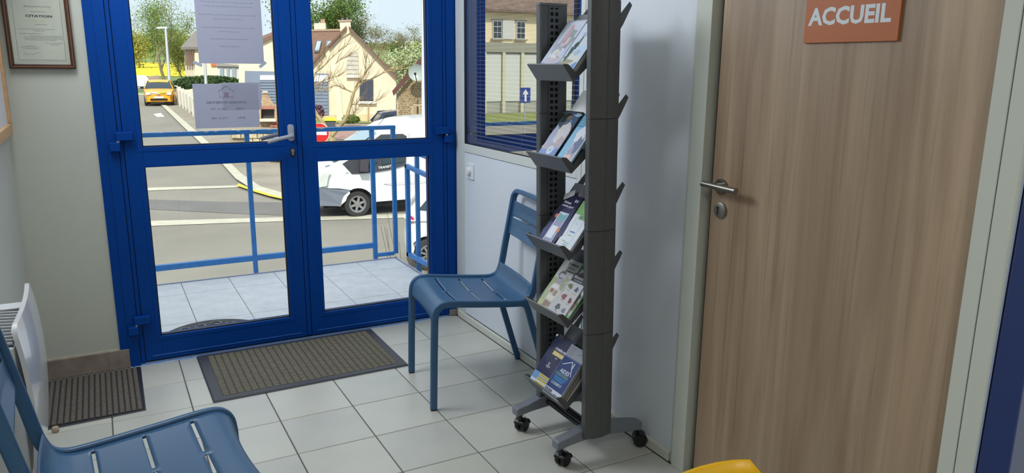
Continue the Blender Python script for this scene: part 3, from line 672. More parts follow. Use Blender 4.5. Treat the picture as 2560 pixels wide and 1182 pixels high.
# ---------------- brochures ----------------
def brochure(k, u0, w, h0, th, height, label, cover, layers, w0=.0, rot=0, name='brochure', cat='brochure', group=None, curl=0):
    """k tray; u0 distance from the far end; h0 lift above the tray plate; layers: list of (poly|text, colour)"""
    O = Vector((TX[k]+.006, YF-.005-u0, TZ[k]+.012)); S = Vector((SX, 0, SZ)); Nn = Vector((-SZ, 0, SX)); U = Vector((0, -1, 0))
    cr, sr = math.cos(rot), math.sin(rot)
    def P(u, v, h):
        uu, vv = (u-w/2)*cr-(v)*sr+w/2, (u-w/2)*sr+v*cr
        c = curl*(max(0, (.25-u/w))**2*8+0) if curl else 0
        return O+U*uu+S*(vv+w0)+Nn*(h0+h+c*(v/height*.5+.5))
    NU = 6 if curl else 1; mb = MB(); vs = []; fs = []
    for i in range(NU+1):
        for (v, h) in ((0, 0), (height, 0), (height, th), (0, th)): vs.append(P(w*i/NU, v, h))
    for i in range(NU):
        for a in range(4): fs.append((i*4+a, i*4+(a+1) % 4, (i+1)*4+(a+1) % 4, (i+1)*4+a))
    fs += [(0, 1, 2, 3), tuple(NU*4+q for q in (3, 2, 1, 0))]
    o = build(name, mb.add(vs, fs), mat('cover_%d_%d_%d' % tuple(cover), cover, .25, coat=.3)); ROOT[o.name] = Vector((0, 0, 0))
    tag(o, label, cat, group)
    mats = []; pm = MB(); lift = .0002
    for pl, col in layers:
        key = 'art_%d_%d_%d' % tuple(col); m = mat(key, col, .3, coat=.2)
        if m not in mats: mats.append(m)
        mi = mats.index(m)
        if isinstance(pl, tuple) and isinstance(pl[0], str):     # text: (string, u, v, size, width, bold)
            s_, u, v, sz, wd, bo = pl; bo *= .45; tv, tf = text_geo(s_, sz, 'LEFT', bo, wd)
            pm.add([P(u+q[0], v+q[1], th+lift) for q in tv], tf, mi)
        else:
            if curl:        # cut long polygons so that they follow the curl
                us = [q[0] for q in pl]
                if len(pl) == 4 and max(us)-min(us) > w*.2:
                    for i in range(6):
                        a, b = i/6, (i+1)/6; p0, p1, p2, p3 = [Vector((*q, 0)) for q in pl]
                        A, B2, C2, D2 = p0.lerp(p1, a), p0.lerp(p1, b), p3.lerp(p2, b), p3.lerp(p2, a)
                        pm.add([P(q.x, q.y, th+lift) for q in (A, B2, C2, D2)], [(0, 1, 2, 3)], mi)
                    lift += .00004; continue
            pm.add([P(q[0], q[1], th+lift) for q in pl], [tuple(range(len(pl)))], mi)
        lift += .00004
    if layers: build('cover_print', pm, mats, o)
    return o
def R(a, b, c, d): return [(a, c), (b, c), (b, d), (a, d)]
def disc(x, y, r, n=18, ry=None): return [(x+r*math.cos(2*PI*i/n), y+(ry or r)*math.sin(2*PI*i/n)) for i in range(n)]
def blob(x, y, rx, ry, n=14, j=.25, sd=1):
    rn = random.Random(sd); return [(x+rx*math.cos(2*PI*i/n)*(1+rn.uniform(-j, j)), y+ry*math.sin(2*PI*i/n)*(1+rn.uniform(-j, j))) for i in range(n)]
def line(a, b, w): 
    d = Vector((b[0]-a[0], b[1]-a[1])).normalized(); n = (-d.y*w/2, d.x*w/2); return [(a[0]+n[0], a[1]+n[1]), (a[0]-n[0], a[1]-n[1]), (b[0]-n[0], b[1]-n[1]), (b[0]+n[0], b[1]+n[1])]
# tray 1 (top)
L = [(R(.002, .114, .002, .228), (196, 204, 220)), (R(.002, .114, .002, .05), (104, 138, 186)), (blob(.06, .058, .056, .02, sd=4), (186, 180, 194)), (blob(.075, .15, .034, .045, sd=2), (150, 162, 168)), (blob(.045, .11, .03, .03, sd=3), (170, 176, 190)),
     (blob(.052, .165, .013, .035, sd=5), (204, 168, 178)), (blob(.052, .203, .008, .010, sd=6), (206, 150, 150)), (R(.068, .088, .128, .158), (214, 192, 200)), (blob(.06, .125, .022, .008, sd=7), (214, 188, 196)),
     (disc(.055, .085, .022), (214, 216, 210)), (disc(.055, .085, .006), (150, 165, 180)), (disc(.055, .085, .004), (214, 216, 210)), (line((.036, .034), (.07, .038), .003), (210, 216, 228))]
for i in range(5): L.append((disc(.03+.011*i, .022, .0042, 10), [(206, 150, 130), (170, 150, 160), (220, 200, 180), (214, 160, 130), (150, 150, 170)][i]))
for i in range(9):
    a0, a1 = 2*PI*i/9, 2*PI*(i+1)/9; L.append((line((.085+.022*math.cos(a0), .095+.024*math.sin(a0)), (.085+.022*math.cos(a1), .095+.024*math.sin(a1)), .0012), (150, 130, 150)))
for i in range(7): brochure(0, .008+.001*(i % 3), .222, .0005+i*.0022, .0018, .214+.004*(i % 4), 'brochure edges packed in a stack behind the covers of the top tray', [(230, 230, 224), (46, 48, 50), (222, 224, 206), (60, 58, 52), (232, 234, 238), (204, 206, 192), (40, 42, 46)][i], [], group='stacked brochures at the back of the top tray')
brochure(0, .0, .117, .0175, .0022, .235, 'pale blue glossy leisure brochure with round badge, left in top tray', (180, 190, 208), L, name='brochure', curl=.008)
L = [(R(.002, .110, .002, .216), (186, 208, 232)), (R(.002, .110, .12, .216), (200, 212, 226)), (R(.002, .11, .002, .05), (110, 154, 206)), (blob(.05, .062, .055, .03, sd=12), (206, 210, 206)), (blob(.022, .09, .014, .032, sd=8, j=.5), (74, 92, 88)), (blob(.034, .12, .010, .026, sd=9, j=.6), (60, 76, 76)), (blob(.044, .145, .004, .022, sd=10, j=.7), (66, 84, 80)), (blob(.04, .05, .035, .012, sd=11, j=.4), (160, 158, 138)), (blob(.02, .07, .012, .014, sd=13, j=.4), (92, 104, 92)), (blob(.07, .09, .02, .012, sd=14), (168, 186, 200))]
for i, (a, b) in enumerate(((.045, .1), (.03, .1), (.035, .095))): L.append((line((a, .183-i*.009), (b, .183-i*.009), .0035), (124, 150, 190)))
brochure(0, .119, .113, .0165, .0022, .219, 'light blue seaside brochure with dark tree photo, right in top tray', (196, 204, 216), L)
# tray 2
L = [(R(.001, .111, .001, .216), (170, 176, 198)), (R(.001, .111, .13, .216), (70, 84, 96)), (blob(.03, .19, .028, .022, sd=21, j=.4), (38, 44, 44)), (blob(.07, .185, .03, .02, sd=22, j=.4), (72, 96, 128)), (blob(.09, .205, .02, .008, sd=23, j=.5), (150, 178, 206)), (blob(.055, .19, .012, .008, sd=24, j=.5), (128, 104, 70)),
     (blob(.065, .12, .04, .045, sd=25), (206, 204, 206)), (blob(.02, .105, .018, .05, sd=26), (168, 176, 200)), (R(.001, .111, .001, .06), (120, 146, 196)), (blob(.05, .062, .05, .018, sd=27), (172, 168, 184)), (blob(.085, .09, .022, .02, sd=28), (186, 170, 172)), (disc(.062, .048, .019), (196, 212, 222)), (disc(.062, .048, .006), (150, 172, 190)), (line((.02, .018), (.07, .018), .0025), (186, 196, 214))]
for i in range(12):
    a0, a1 = 2*PI*i/12, 2*PI*(i+1)/12
    for cx, cy, rx, ry in ((.052, .152, .007, .018), (.076, .158, .007, .022), (.09, .125, .012, .007)): L.append((line((cx+rx*math.cos(a0), cy+ry*math.sin(a0)), (cx+rx*math.cos(a1), cy+ry*math.sin(a1)), .0012), (214, 216, 222)))
for i in range(6): brochure(1, .008, .222, .0005+i*.0016, .0013, .23+.003*(i % 3), 'white brochure backs sticking out above the right end of the second tray', [(232, 234, 236), (60, 62, 66), (236, 238, 240)][i % 3], [], group='stacked white brochures at the back of the second tray', w0=.085)
brochure(1, .010, .112, .0005, .0225, .219, 'thick stack of glossy brochures with round badge, left in second tray', (24, 26, 30), L)
L = [(R(.001, .1, .001, .216), (140, 190, 220)), (R(.001, .1, .16, .216), (96, 156, 192)), (R(.04, .1, .001, .14), (196, 196, 206)), (blob(.055, .13, .03, .035, sd=31), (220, 226, 234)), (blob(.07, .06, .026, .045, sd=32), (168, 164, 184)), (blob(.075, .09, .018, .03, sd=33, j=.5), (112, 124, 156)), (blob(.06, .03, .02, .02, sd=34), (222, 196, 190))]
for i in range(4): L.append((line((.004, .17+.01*i), (.05, .172+.01*i), .002), (176, 214, 232)))
brochure(1, .131, .101, .012, .006, .219, 'sky blue harbour photo brochure, right in second tray', (150, 190, 214), L)
# tray 3
L = [(R(.001, .116, .001, .223), (34, 32, 62)), (blob(.08, .1, .05, .08, sd=41), (60, 60, 96)), (blob(.03, .06, .03, .05, sd=42), (70, 72, 110)), (R(.034, .094, .002, .148), (206, 216, 234)), (R(.038, .090, .004, .142), (160, 162, 190)), (R(.038, .090, .112, .142), (122, 176, 184)), (R(.052, .076, .138, .144), (206, 216, 234)),
     (disc(.026, .128, .009), (214, 120, 72)), (disc(.088, .075, .011), (208, 150, 110)), (R(.040, .080, .036, .088), (226, 232, 242)),
     (('Téléchargez,', .018, .186, .0125, .050, .0004), (224, 226, 238)), (('complétez, gagnez !', .018, .172, .0125, .078, .0004), (224, 226, 238)), (R(.080, .084, .197, .209), (226, 230, 240)), (R(.086, .104, .204, .207), (200, 204, 220)), (R(.086, .1, .198, .2015), (200, 204, 220))]
brochure(2, .006, .117, .0022, .009, .224, 'dark navy phone app leaflet reading Téléchargez, complétez, gagnez, left in third tray', (20, 18, 36), L)
L = [(R(.001, .098, .001, .214), (222, 230, 238)), (R(.001, .098, .14, .214), (126, 178, 108)), (R(.0, .035, .14, .158), (222, 230, 238)), (line((.024, .064), (.024, .146), .001), (100, 112, 120)), (line((.074, .045), (.074, .150), .001), (100, 112, 120)), (line((.024, .146), (.03, .152), .001), (100, 112, 120)), (line((.03, .152), (.07, .152), .001), (100, 112, 120)), (R(.042, .056, .146, .152), (112, 124, 130)), (R(.034, .066, .084, .090), (120, 140, 200)), (R(.034, .062, .070, .074), (176, 204, 170)), (R(.02, .042, .045, .048), (150, 196, 110)), (R(.035, .07, .032, .035), (130, 180, 140)), (R(.04, .072, .04, .043), (160, 180, 190)), (R(.04, .05, .118, .122), (180, 200, 204))]
for i in range(5): L.append((line((.03, .170+.009*i), (.095, .170+.009*i), .0022), (176, 212, 160)))
for i in range(3): L.append((line((.004, .012+.006*i), (.07, .012+.006*i), .001), (180, 190, 200)))
brochure(2, .129, .100, .003, .007, .214, 'white and green leaflet with a phone outline, right in third tray', (214, 222, 230), L)
gc = brochure(2, .012, .055, .014, .0006, .028, 'grey folded corner of a sheet above the navy leaflet', (176, 178, 182), [(R(.01, .03, .008, .016), (150, 154, 158))], w0=.208, rot=.55, name='leaflet', cat='leaflet')
# tray 4
L = [(R(.001, .116, .001, .226), (196, 198, 196)), (R(.001, .03, .001, .14), (166, 182, 140)), (R(.001, .075, .001, .04), (184, 192, 142)), (blob(.06, .1, .035, .04, sd=51), (206, 200, 196)), (blob(.085, .13, .03, .03, sd=52), (160, 170, 144)), (blob(.042, .155, .02, .02, sd=53), (120, 116, 122)), (R(.03, .062, .118, .14), (170, 164, 182)), (R(.026, .066, .098, .114), (224, 222, 220)),
     (R(.028, .05, .078, .094), (160, 110, 98)), (R(.056, .075, .07, .092), (150, 142, 116)), (R(.034, .08, .05, .068), (220, 212, 200)), (R(.034, .056, .02, .044), (146, 118, 108)), (R(.060, .08, .022, .042), (150, 120, 110)), (line((.085, .05), (.1, .13), .004), (216, 214, 212)), (line((.085, .13), (.115, .15), .004), (216, 214, 212)), (line((.08, .05), (.07, .0), .003), (216, 214, 212)),
     (('Je composte', .040, .205, .0155, .066, .0006), (74, 76, 82)), (('chez moi !', .044, .188, .0155, .058, .0004), (104, 120, 96)), (R(.046, .104, .176, .182), (92, 94, 96)), (R(.03, .075, .145, .162), (188, 184, 200))]
for i in range(5):
    for j in range(3): L.append((R(.0365+.004*i, .0385+.004*i, .024+.006*j, .028+.006*j), (196, 176, 160)))
brochure(3, .006, .117, .003, .004, .227, 'map leaflet reading Je composte chez moi, left in fourth tray', (206, 208, 206), L)
L = [(R(.001, .108, .001, .219), (62, 116, 58)), (R(.014, .104, .012, .205), (196, 200, 204)), (disc(.032, .183, .012), (112, 34, 40)), (disc(.050, .181, .009), (176, 58, 60)), (('CoMPA', .030, .176, .020, .062, .0006), (58, 60, 70)), (('GUIDE', .030, .156, .017, .05, .0002), (96, 110, 140)), (blob(.08, .07, .022, .03, sd=61, j=.5), (110, 96, 80)), (blob(.07, .04, .02, .02, sd=62, j=.5), (170, 164, 150)), (blob(.09, .1, .01, .02, sd=63, j=.5), (70, 52, 44)), (blob(.085, .02, .02, .012, sd=64, j=.4), (120, 168, 110))]
brochure(3, .122, .110, .0025, .006, .221, 'green-bordered composting guide behind the small card, right in fourth tray', (70, 130, 66), L)
L = [(R(.001, .091, .001, .15), (198, 200, 204)), (R(.001, .091, .15, .186), (62, 58, 62)), (('Mémotri', .010, .165, .0185, .056, .0007), (214, 214, 218)), (('du compostage', .020, .155, .0095, .050, .0003), (190, 190, 196)), (disc(.078, .166, .004), (210, 212, 216))]
for (x, y, c, s) in ((.022, .130, (112, 118, 74), 71), (.066, .124, (84, 96, 118), 72), (.024, .086, (142, 92, 78), 73), (.066, .080, (132, 58, 52), 74), (.024, .040, (96, 96, 104), 75), (.066, .036, (128, 130, 136), 76)):
    L.append((blob(x, y, .015 if x < .05 else .010, .011, sd=s, j=.4), c)); L.append((R(x-.012, x+.012, y-.0185, y-.0165), (196, 142, 76)))
brochure(3, .117, .092, .0095, .0035, .187, 'small sorting card reading Mémotri du compostage, in front in fourth tray', (190, 192, 198), L)
# tray 5 (bottom)
for i in range(9): brochure(4, .008, .224, .0005+.0032*i, .0028, .205-.004*(i % 3), 'magazine in the deep pile at the back of the bottom tray', [(222, 224, 220), (178, 174, 160), (236, 236, 236), (30, 34, 60), (196, 190, 170), (24, 28, 50), (206, 202, 186), (40, 44, 66), (150, 150, 140)][i], [], group='magazines piled at the back of the bottom tray')
L = [(R(.001, .119, .001, .214), (60, 104, 160)), (R(.001, .119, .001, .06), (112, 158, 206)), (R(.001, .119, .001, .022), (206, 218, 232))]
for i in range(5): L.append((R(.045-.002*i, .117, .072-.0165*i, .083-.0165*i), (222, 196, 96))); L.append((line((.050-.002*i, .0775-.0165*i), (.112, .0775-.0165*i), .002), (110, 90, 60)))
brochure(4, .000, .120, .030, .003, .215, 'light blue leaflet with yellow text bars at the left of the bottom tray', (90, 130, 180), L)
L = [(R(.001, .126, .001, .166), (46, 46, 78)), (('FOURRIÈRE ANIMALE', .036, .106, .0135, .090, .0007), (232, 234, 240)), (R(.036, .116, .084, .101), (214, 190, 106)), (('DE CAEN LA MER', .041, .088, .0115, .070, .0005), (238, 232, 214)), (line((.066, .076), (.080, .076), .003), (200, 202, 214)), (disc(.055, .046, .006), (220, 224, 232)), (disc(.056, .046, .004), (46, 46, 78)), (R(.042, .07, .034, .037), (206, 210, 222)), (R(.046, .066, .029, .0315), (150, 154, 178))]
for i in range(9): L.append((line((.014+i*.004, .15+abs(i-4)*.001), (.016+i*.004, .166), .001), (122, 112, 84)))
brochure(4, .004, .126, .0335, .0015, .168, 'dark navy animal pound leaflet leaning in the bottom tray', (50, 50, 84), L, w0=.052)
for i in range(6): brochure(4, .122, .112, .0302+.0022*i, .0017, .2+.001*(i % 2), 'housing aid booklet in the pile below the front one, bottom tray', [(22, 28, 66), (206, 206, 196)][i % 2], [], group='housing aid booklets piled in the bottom tray')
L = [(R(.001, .111, .001, .206), (26, 52, 112)), (R(.001, .111, .161, .206), (150, 156, 166)), (R(.001, .111, .001, .027), (206, 214, 226)), (blob(.05, .075, .045, .022, sd=81), (28, 84, 146)), (R(.001, .111, .156, .161), (90, 106, 140)),
     (line((.018, .125), (.064, .150), .0034), (214, 220, 230)), (line((.064, .150), (.097, .098), .0034), (214, 220, 230)), (line((.080, .149), (.080, .124), .005), (214, 220, 230)), (line((.018, .112), (.018, .124), .0016), (120, 140, 180)),
     (('AIDES', .026, .096, .0215, .060, .0008), (216, 224, 234)), (('FINANCIÈRES', .010, .082, .0145, .082, .0007), (122, 150, 104)), (line((.014, .072), (.085, .072), .003), (58, 140, 190)), (line((.024, .064), (.078, .064), .003), (58, 140, 190)), (('LOGEMENT', .016, .044, .0145, .068, .0005), (200, 210, 224)), (('SOLIHA', .004, .013, .0155, .048, .0012), (28, 32, 52)), (line((.006, .006), (.045, .006), .0012), (120, 128, 146)), (disc(.074, .012, .0035), (40, 70, 70)), (R(.081, .1, .009, .014), (150, 160, 174))]
for i in range(5): L.append((line((.008, .198-.007*i), (.042, .198-.007*i), .0015), (104, 112, 128)))
L.append((line((.066, .182), (.092, .190), .001), (70, 80, 100)))
brochure(4, .122, .112, .0435, .0012, .207, 'blue booklet reading AIDES FINANCIÈRES LOGEMENT at the front of the bottom tray', (196, 202, 214), L)
b = build('bin_pin', MB().lathe([(.0001, .004), (.005, .003), (.006, 0)], (0, 0, 0), 'z', 14), WHITEP)
tag(b, 'small white round magnet on the top corner of the pound leaflet', 'magnet'); O = Vector((TX[4]+.006, YF-.016, TZ[4]+.012))+Vector((SX, 0, SZ))*.208+Vector((-SZ, 0, SX))*.040; b.location = O; b.rotation_euler = (0, -(PI/2-TA)-.0, 0); b.name = 'round_magnet'
# ---------------- blue open door leaf close to the camera ----------------
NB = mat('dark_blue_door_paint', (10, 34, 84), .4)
def lerp_z(p, q, z): k = (z-p.z)/(q.z-p.z); return p.lerp(q, k)
a0, a1 = at(2545, 560, .9), at(2440, 1182, .9)
r1 = at(2530, 1182, .9)
dirv = Vector((.93, .37, 0)).normalized(); wv = Vector((r1.x-a1.x, r1.y-a1.y, 0))
slope = Vector((a0.x-a1.x, a0.y-a1.y, 0))/(a0.z-a1.z)
dd = tag(empty('blue_door_leaf', (a1.x, a1.y, 0)), 'dark blue door leaf standing open at the right edge, seen edge-on', 'door')
def leafbox(off, w, z0, z1, dep):
    p0 = Vector((a1.x, a1.y, 0))+slope*(z0-a1.z)+off; p1 = Vector((a1.x, a1.y, 0))+slope*(z1-a1.z)+off
    def q_(p, z): return [(v.x, v.y, z) for v in (p, p+w, p+w+dirv*dep, p+dirv*dep)]
    return MB().frus(q_(p0, z0), q_(p1, z1))
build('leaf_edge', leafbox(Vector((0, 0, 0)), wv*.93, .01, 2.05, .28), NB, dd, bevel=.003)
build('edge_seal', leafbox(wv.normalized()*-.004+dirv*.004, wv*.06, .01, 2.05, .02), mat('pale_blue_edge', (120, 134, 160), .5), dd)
stk = tag(build('red_sticker', MB().prism([(-3.05+.0, 1.008), (-3.02, 1.004), (-3.012, 1.03), (-3.02, 1.062), (-3.05, 1.068)], WR-.002, WR-.0005, 'x'), mat('dull_red', (150, 62, 68), .6)), 'small dull red sticker on the wall beside the dark blue door', 'sticker')
# ---------------- yellow chair: only the top of its back is in view ----------------
YL = mat('yellow_chair_shell', (232, 178, 0), .42)
yc = tag(empty('yellow_chair', (.62, -3.1, 0)), 'yellow moulded chair whose back just shows at the bottom edge', 'chair')
pA, pB = Vector((.455, -3.02)), Vector((.652, -3.115)); ax = (pB-pA).normalized(); nn_ = Vector((ax.y, -ax.x))
mb = MB(); NU_, NV_ = 16, 14; vs = []; fs = []
WDT = .40
for i in range(NU_+1):
    s_ = -WDT+WDT*i/NU_            # along the top edge, 0 at the right end
    for j in range(NV_+1):
        v = j/NV_
        rc = .030; e = min(1, (0-s_)/rc) if s_ > -rc else 1; e2 = min(1, (s_+WDT)/rc)
        topz = .8225-2.1*s_*s_ if s_ > -.15 else .8225-.04725+.63*(s_+.15)
        topz -= (1-math.sqrt(max(0, 1-(1-e)**2)))*rc+(1-math.sqrt(max(0, 1-(1-e2)**2)))*rc
        z = .42+(topz-.42)*v
        p = pB+ax*(s_+.0)+nn_*(-.03*math.sin(PI*(s_+WDT)/WDT)+.05*(1-v)**2)
        p = p+ax*(-.03*(1-v)*(1 if s_ > -WDT/2 else -1)*abs(s_+WDT/2)/(WDT/2))
        vs.append((p.x, p.y, z))
for i in range(NU_):
    for j in range(NV_): fs.append((i*(NV_+1)+j, (i+1)*(NV_+1)+j, (i+1)*(NV_+1)+j+1, i*(NV_+1)+j+1))
build('backrest', MB().add(vs, fs), YL, yc, smooth=True, solid=.007)
cc = pB+ax*(-.2)+nn_*.02
def Q(s_, n_, z): p = cc+ax*s_+nn_*n_; return (p.x, p.y, z)
build('seat', MB().frus([Q(-.19, .02, .42), Q(.19, .02, .42), Q(.2, .42, .42), Q(-.2, .42, .42)], [Q(-.19, .02, .44), Q(.19, .02, .44), Q(.2, .42, .445), Q(-.2, .42, .445)]), YL, yc, bevel=.008)
for s_ in (-.16, .16):
    for n_ in (.05, .38): build('leg', MB().tube([Q(s_*1.1, n_+(.03 if n_ > .2 else -.03), 0), Q(s_, n_, .42)], .011, 10), mat('chair_leg_grey', (150, 152, 155), .3, .8), yc, smooth=True)
# ================= outside =================
import bmesh
GP = [(-20, -2.3), (18, -2.3), (45, -1.07), (62, -.95), (90, -.2), (160, 2.2), (260, 5.0), (420, 11.5), (700, 14)]
def g(y):
    for (a, za), (b, zb) in zip(GP[:-1], GP[1:]):
        if y <= b: return za+(zb-za)*(y-a)/(b-a)
    return GP[-1][1]
def gp(u, v):      # where the photo pixel's ray meets the ground outside
    D = 3.
    while D < 600:
        p = at(u, v, D)
        if p.z < g(p.y): break
        D += .05+D*.004
    return at(u, v, D)
def drape(name, pts, h, m, parent=None, label=None, px=True, n=1):
    P = [gp(*p) for p in pts] if px else [Vector((p[0], p[1], 0)) for p in pts]
    bm = bmesh.new(); bm.faces.new([bm.verts.new((p.x, p.y, 0)) for p in P])
    ys = [p.y for p in P]
    for yk, _ in GP:
        if min(ys) < yk < max(ys): bmesh.ops.bisect_plane(bm, geom=bm.verts[:]+bm.edges[:]+bm.faces[:], plane_co=(0, yk, 0), plane_no=(0, 1, 0))
    for v_ in bm.verts: v_.co.z = g(v_.co.y)+h
    me = bpy.data.meshes.new(name); bm.to_mesh(me); bm.free(); me.materials.append(m)
    o = bpy.data.objects.new(name, me); COL.objects.link(o)
    if parent: o.parent = parent
    else: struct(o, label)
    return o
ASPH = mat('pale_asphalt', (140, 136, 126), .9, ns=.35, nv=.12, bump=.4, bs=40)
ASPN = mat('worn_pavement_asphalt', (152, 145, 132), .92, ns=1.1, nv=.14, bump=.5, bs=30)
KERB = mat('concrete_kerb', (196, 192, 174), .85, ns=4, nv=.1)
GRASS = mat('rough_grass', (120, 142, 62), .95, ns=2.5, c2=(150, 150, 96), bump=.8, bs=12)
mb = MB(); X0, X1 = -90, 120
ys = [(-8, -2.3)]+[p for p in GP if -8 < p[0] <= 62]
for (a, za), (b, zb) in zip(ys[:-1], ys[1:]): mb.add([(X0, a, za), (X1, a, za), (X1, b, zb), (X0, b, zb)], [(0, 1, 2, 3)])
struct(build('road', mb, ASPH), 'pale grey asphalt street in front of the balcony')
mb = MB(); ys = [p for p in GP if p[0] >= 62]
for (a, za), (b, zb) in zip(ys[:-1], ys[1:]): mb.add([(-300, a, za), (400, a, za), (400, b, zb), (-300, b, zb)], [(0, 1, 2, 3)])
struct(build('hillside', mb, mat('spring_meadow', (134, 150, 84), .95, ns=.05, c2=(96, 122, 62))), 'green hillside rising behind the village')
drape('rapeseed_field', [(-600, 192), (470, 192), (500, 158), (-600, 153)], .05, mat('rapeseed_yellow', (236, 214, 40), .95, ns=.4, nv=.12), label='bright yellow rapeseed field beyond the street')
# kerbs, gutters, patches, all flat marks on the street are thin slabs
drape('pavement', [(405, 262), (487, 330), (560, 400), (600, 440), (650, 472), (735, 492), (760, 470), (760, 300), (440, 240)], .025, ASPN, label='worn pavement at the corner of the side street')
drape('kerb', [(397, 262), (470, 332), (548, 405), (590, 452), (640, 484), (722, 504), (760, 508), (760, 496), (724, 492), (652, 471), (604, 440), (564, 400), (492, 332), (408, 262)], .06, KERB, label='pale rounded kerb of the street corner')
drape('yellow_kerb_line', [(597, 464), (640, 482), (722, 502), (722, 507), (640, 488), (592, 470)], .068, mat('road_yellow', (226, 204, 70), .8, ns=3, nv=.15), label='faded yellow line along the corner kerb')
drape('gutter', [(330, 472), (600, 464), (760, 486), (760, 490), (600, 470), (330, 481)], .012, KERB, label='pale concrete gutter across the side street')
drape('gutter', [(330, 556), (560, 549), (1100, 534), (1100, 544), (560, 560), (330, 570)], .012, KERB, label='pale concrete gutter nearer the balcony')
drape('asphalt_strip', [(330, 498), (720, 508), (720, 540), (560, 533), (330, 522)], .008, mat('darker_asphalt', (118, 116, 114), .9, ns=1, nv=.1), label='darker strip of asphalt')  # strip of street coloured darker than the rest
drape('road_marking', [(383, 286), (402, 283), (412, 293), (393, 294)], .012, mat('road_white', (222, 220, 212), .8, ns=5, nv=.1), label='small white road marking on the side street')
drape('driveway', [(700, 350), (900, 350), (985, 348), (985, 318), (950, 312), (700, 315)], .018, mat('reddish_asphalt', (164, 132, 122), .92, ns=1.5, nv=.08, bump=.4, bs=30), label='reddish asphalt driveway in front of the gabled house')
drape('verge', [(700, 309), (960, 309), (985, 300), (985, 284), (700, 284)], .03, GRASS, label='strip of grass below the gabled house')
drape('verge', [(780, 372), (850, 372), (835, 340), (775, 345)], .03, GRASS, label='patch of grass round the young tree')
# grass verge before the building that the interior window mirrors
drape('verge', [(-30, 33.0), (-9, 33.0), (-9, 37.2), (-30, 37.2)], .03, GRASS, px=False, label='grass verge in front of the beige building')
# ---- balcony ----
DECK = mat('pale_stone_deck_tile', (238, 239, 242), .6, ns=9, nv=.07, bump=.5, bs=120, c2=(218, 220, 226))
bl = struct(build('balcony', MB().box(-3.0, 1.655, .076, 1.44, -.22, -.0035), mat('deck_joint', (120, 120, 120), .9)), 'balcony floor of pale stone tiles')
key = {}
for i in range(-10, 6):
    for j, (ya, yb) in enumerate(((.078, .566), (.5695, 1.155), (1.1585, 1.438))):
        x0, x1 = .1455+i*.3012+.0015, .1455+(i+1)*.3012-.0015
        if x1 > 1.655: x1 = 1.652
        if x0 > 1.6: continue
        k = (round(x1-x0, 2), j)
        if k not in key:
            w, h = (x1-x0)/2, (yb-ya)/2; o = build('tile', MB().frus([(-w, -h, -.004), (w, -h, -.004), (w, h, -.004), (-w, h, -.004)], [(-w+.001, -h+.001, 0), (w-.001, -h+.001, 0), (w-.001, h-.001, 0), (-w+.001, h-.001, 0)]), DECK, bl, local=True); key[k] = o
        else: o = key[k].copy(); COL.objects.link(o); o.parent = bl
        o.location = ((x0+x1)/2, (ya+yb)/2, 0)
build('edge_trim', MB().box(-3, 1.668, 1.44, 1.452, -.03, .006).box(1.655, 1.668, .076, 1.452, -.03, .006), mat('lavender_grey_edge', (176, 184, 206), .4), bl)
struct(build('trim_2', MB().box(-3, 1.66, .24, 1.44, -2.3, -.22), mat('balcony_base_render', (190, 184, 170), .9)), 'rendered base below the balcony')
# ---- railing ----
rl = tag(empty('balcony_railing', (.6, 1.46, 0)), 'peeling light blue metal railing along the balcony edge', 'railing')
CHIP = mat('bare_grey_paint_chip', (196, 202, 214), .6)
build('top_rail', MB().box(-2.9, 1.685, 1.445, 1.487, .972, 1.000), RAILB, rl, bevel=.003)
random.seed(8); mb = MB()
for (xa, xb, d) in ((.30, .335, .006), (.36, .40, .010), (.42, .455, .008), (.56, .60, .008), (.65, .70, .010), (.76, .80, .006), (1.10, 1.17, .010), (-.02, .01, .004), (.10, .12, .004), (.22, .235, .004)):
    n = 7; pts = [(xa+(xb-xa)*i/n, .9995) for i in range(n+1)]+[(xb-(xb-xa)*i/n, 1.0-d*math.sin(PI*i/n)*random.uniform(.7, 1.1)) for i in range(n+1)]
    mb.prism([(a, b) for a, b in pts], 1.4445, 1.4452, 'y')
    mb.box(xa, xb, 1.447, 1.485, 1.0000, 1.0005)
build('bare_patches', mb, CHIP, rl)
for x in (-1.2, .635, 1.507): build('post', MB().box(x-.015, x+.015, 1.452, 1.482, .004, .972), RAILB, rl, bevel=.002)
build('post', MB().box(1.655, 1.685, 1.452, 1.482, .03, .972), RAILB, rl, bevel=.002)
build('bottom_rail', MB().box(-2.9, 1.523, 1.450, 1.486, .092, .130), RAILB, rl, bevel=.003)
build('short_rail', MB().box(1.522, 1.655, 1.455, 1.48, .018, .045), RAILB, rl, bevel=.002)
sr = tag(empty('stair_railing', (1.70, 1.0, 0)), 'light blue railing frame sloping down beside the balcony steps', 'railing')
xa, xb = 1.688, 1.716
build('far_upright', MB().box(xa, xb, 1.252, 1.288, .045, .735), RAILB, sr, bevel=.002)
build('top_bar', MB().prism([(1.288, .735), (1.288, .705), (.2, .655), (.2, .685)], xa, xb, 'x'), RAILB, sr, bevel=.002)
build('lower_bar', MB().prism([(1.288, .045), (1.288, .078), (.2, .108), (.2, .075)], xa, xb, 'x'), RAILB, sr, bevel=.002)
build('upper_bar', MB().prism([(1.17, .838), (1.17, .810), (.2, .782), (.2, .81)], xa+.03, xb+.03, 'x'), RAILB, sr, bevel=.002)
for y, z0, z1 in ((1.165, -.10, .82), (.3, -.10, .80)): build('post', MB().box(xa+.035, xb+.035, y-.014, y+.014, z0, z1), RAILB, sr, bevel=.002)
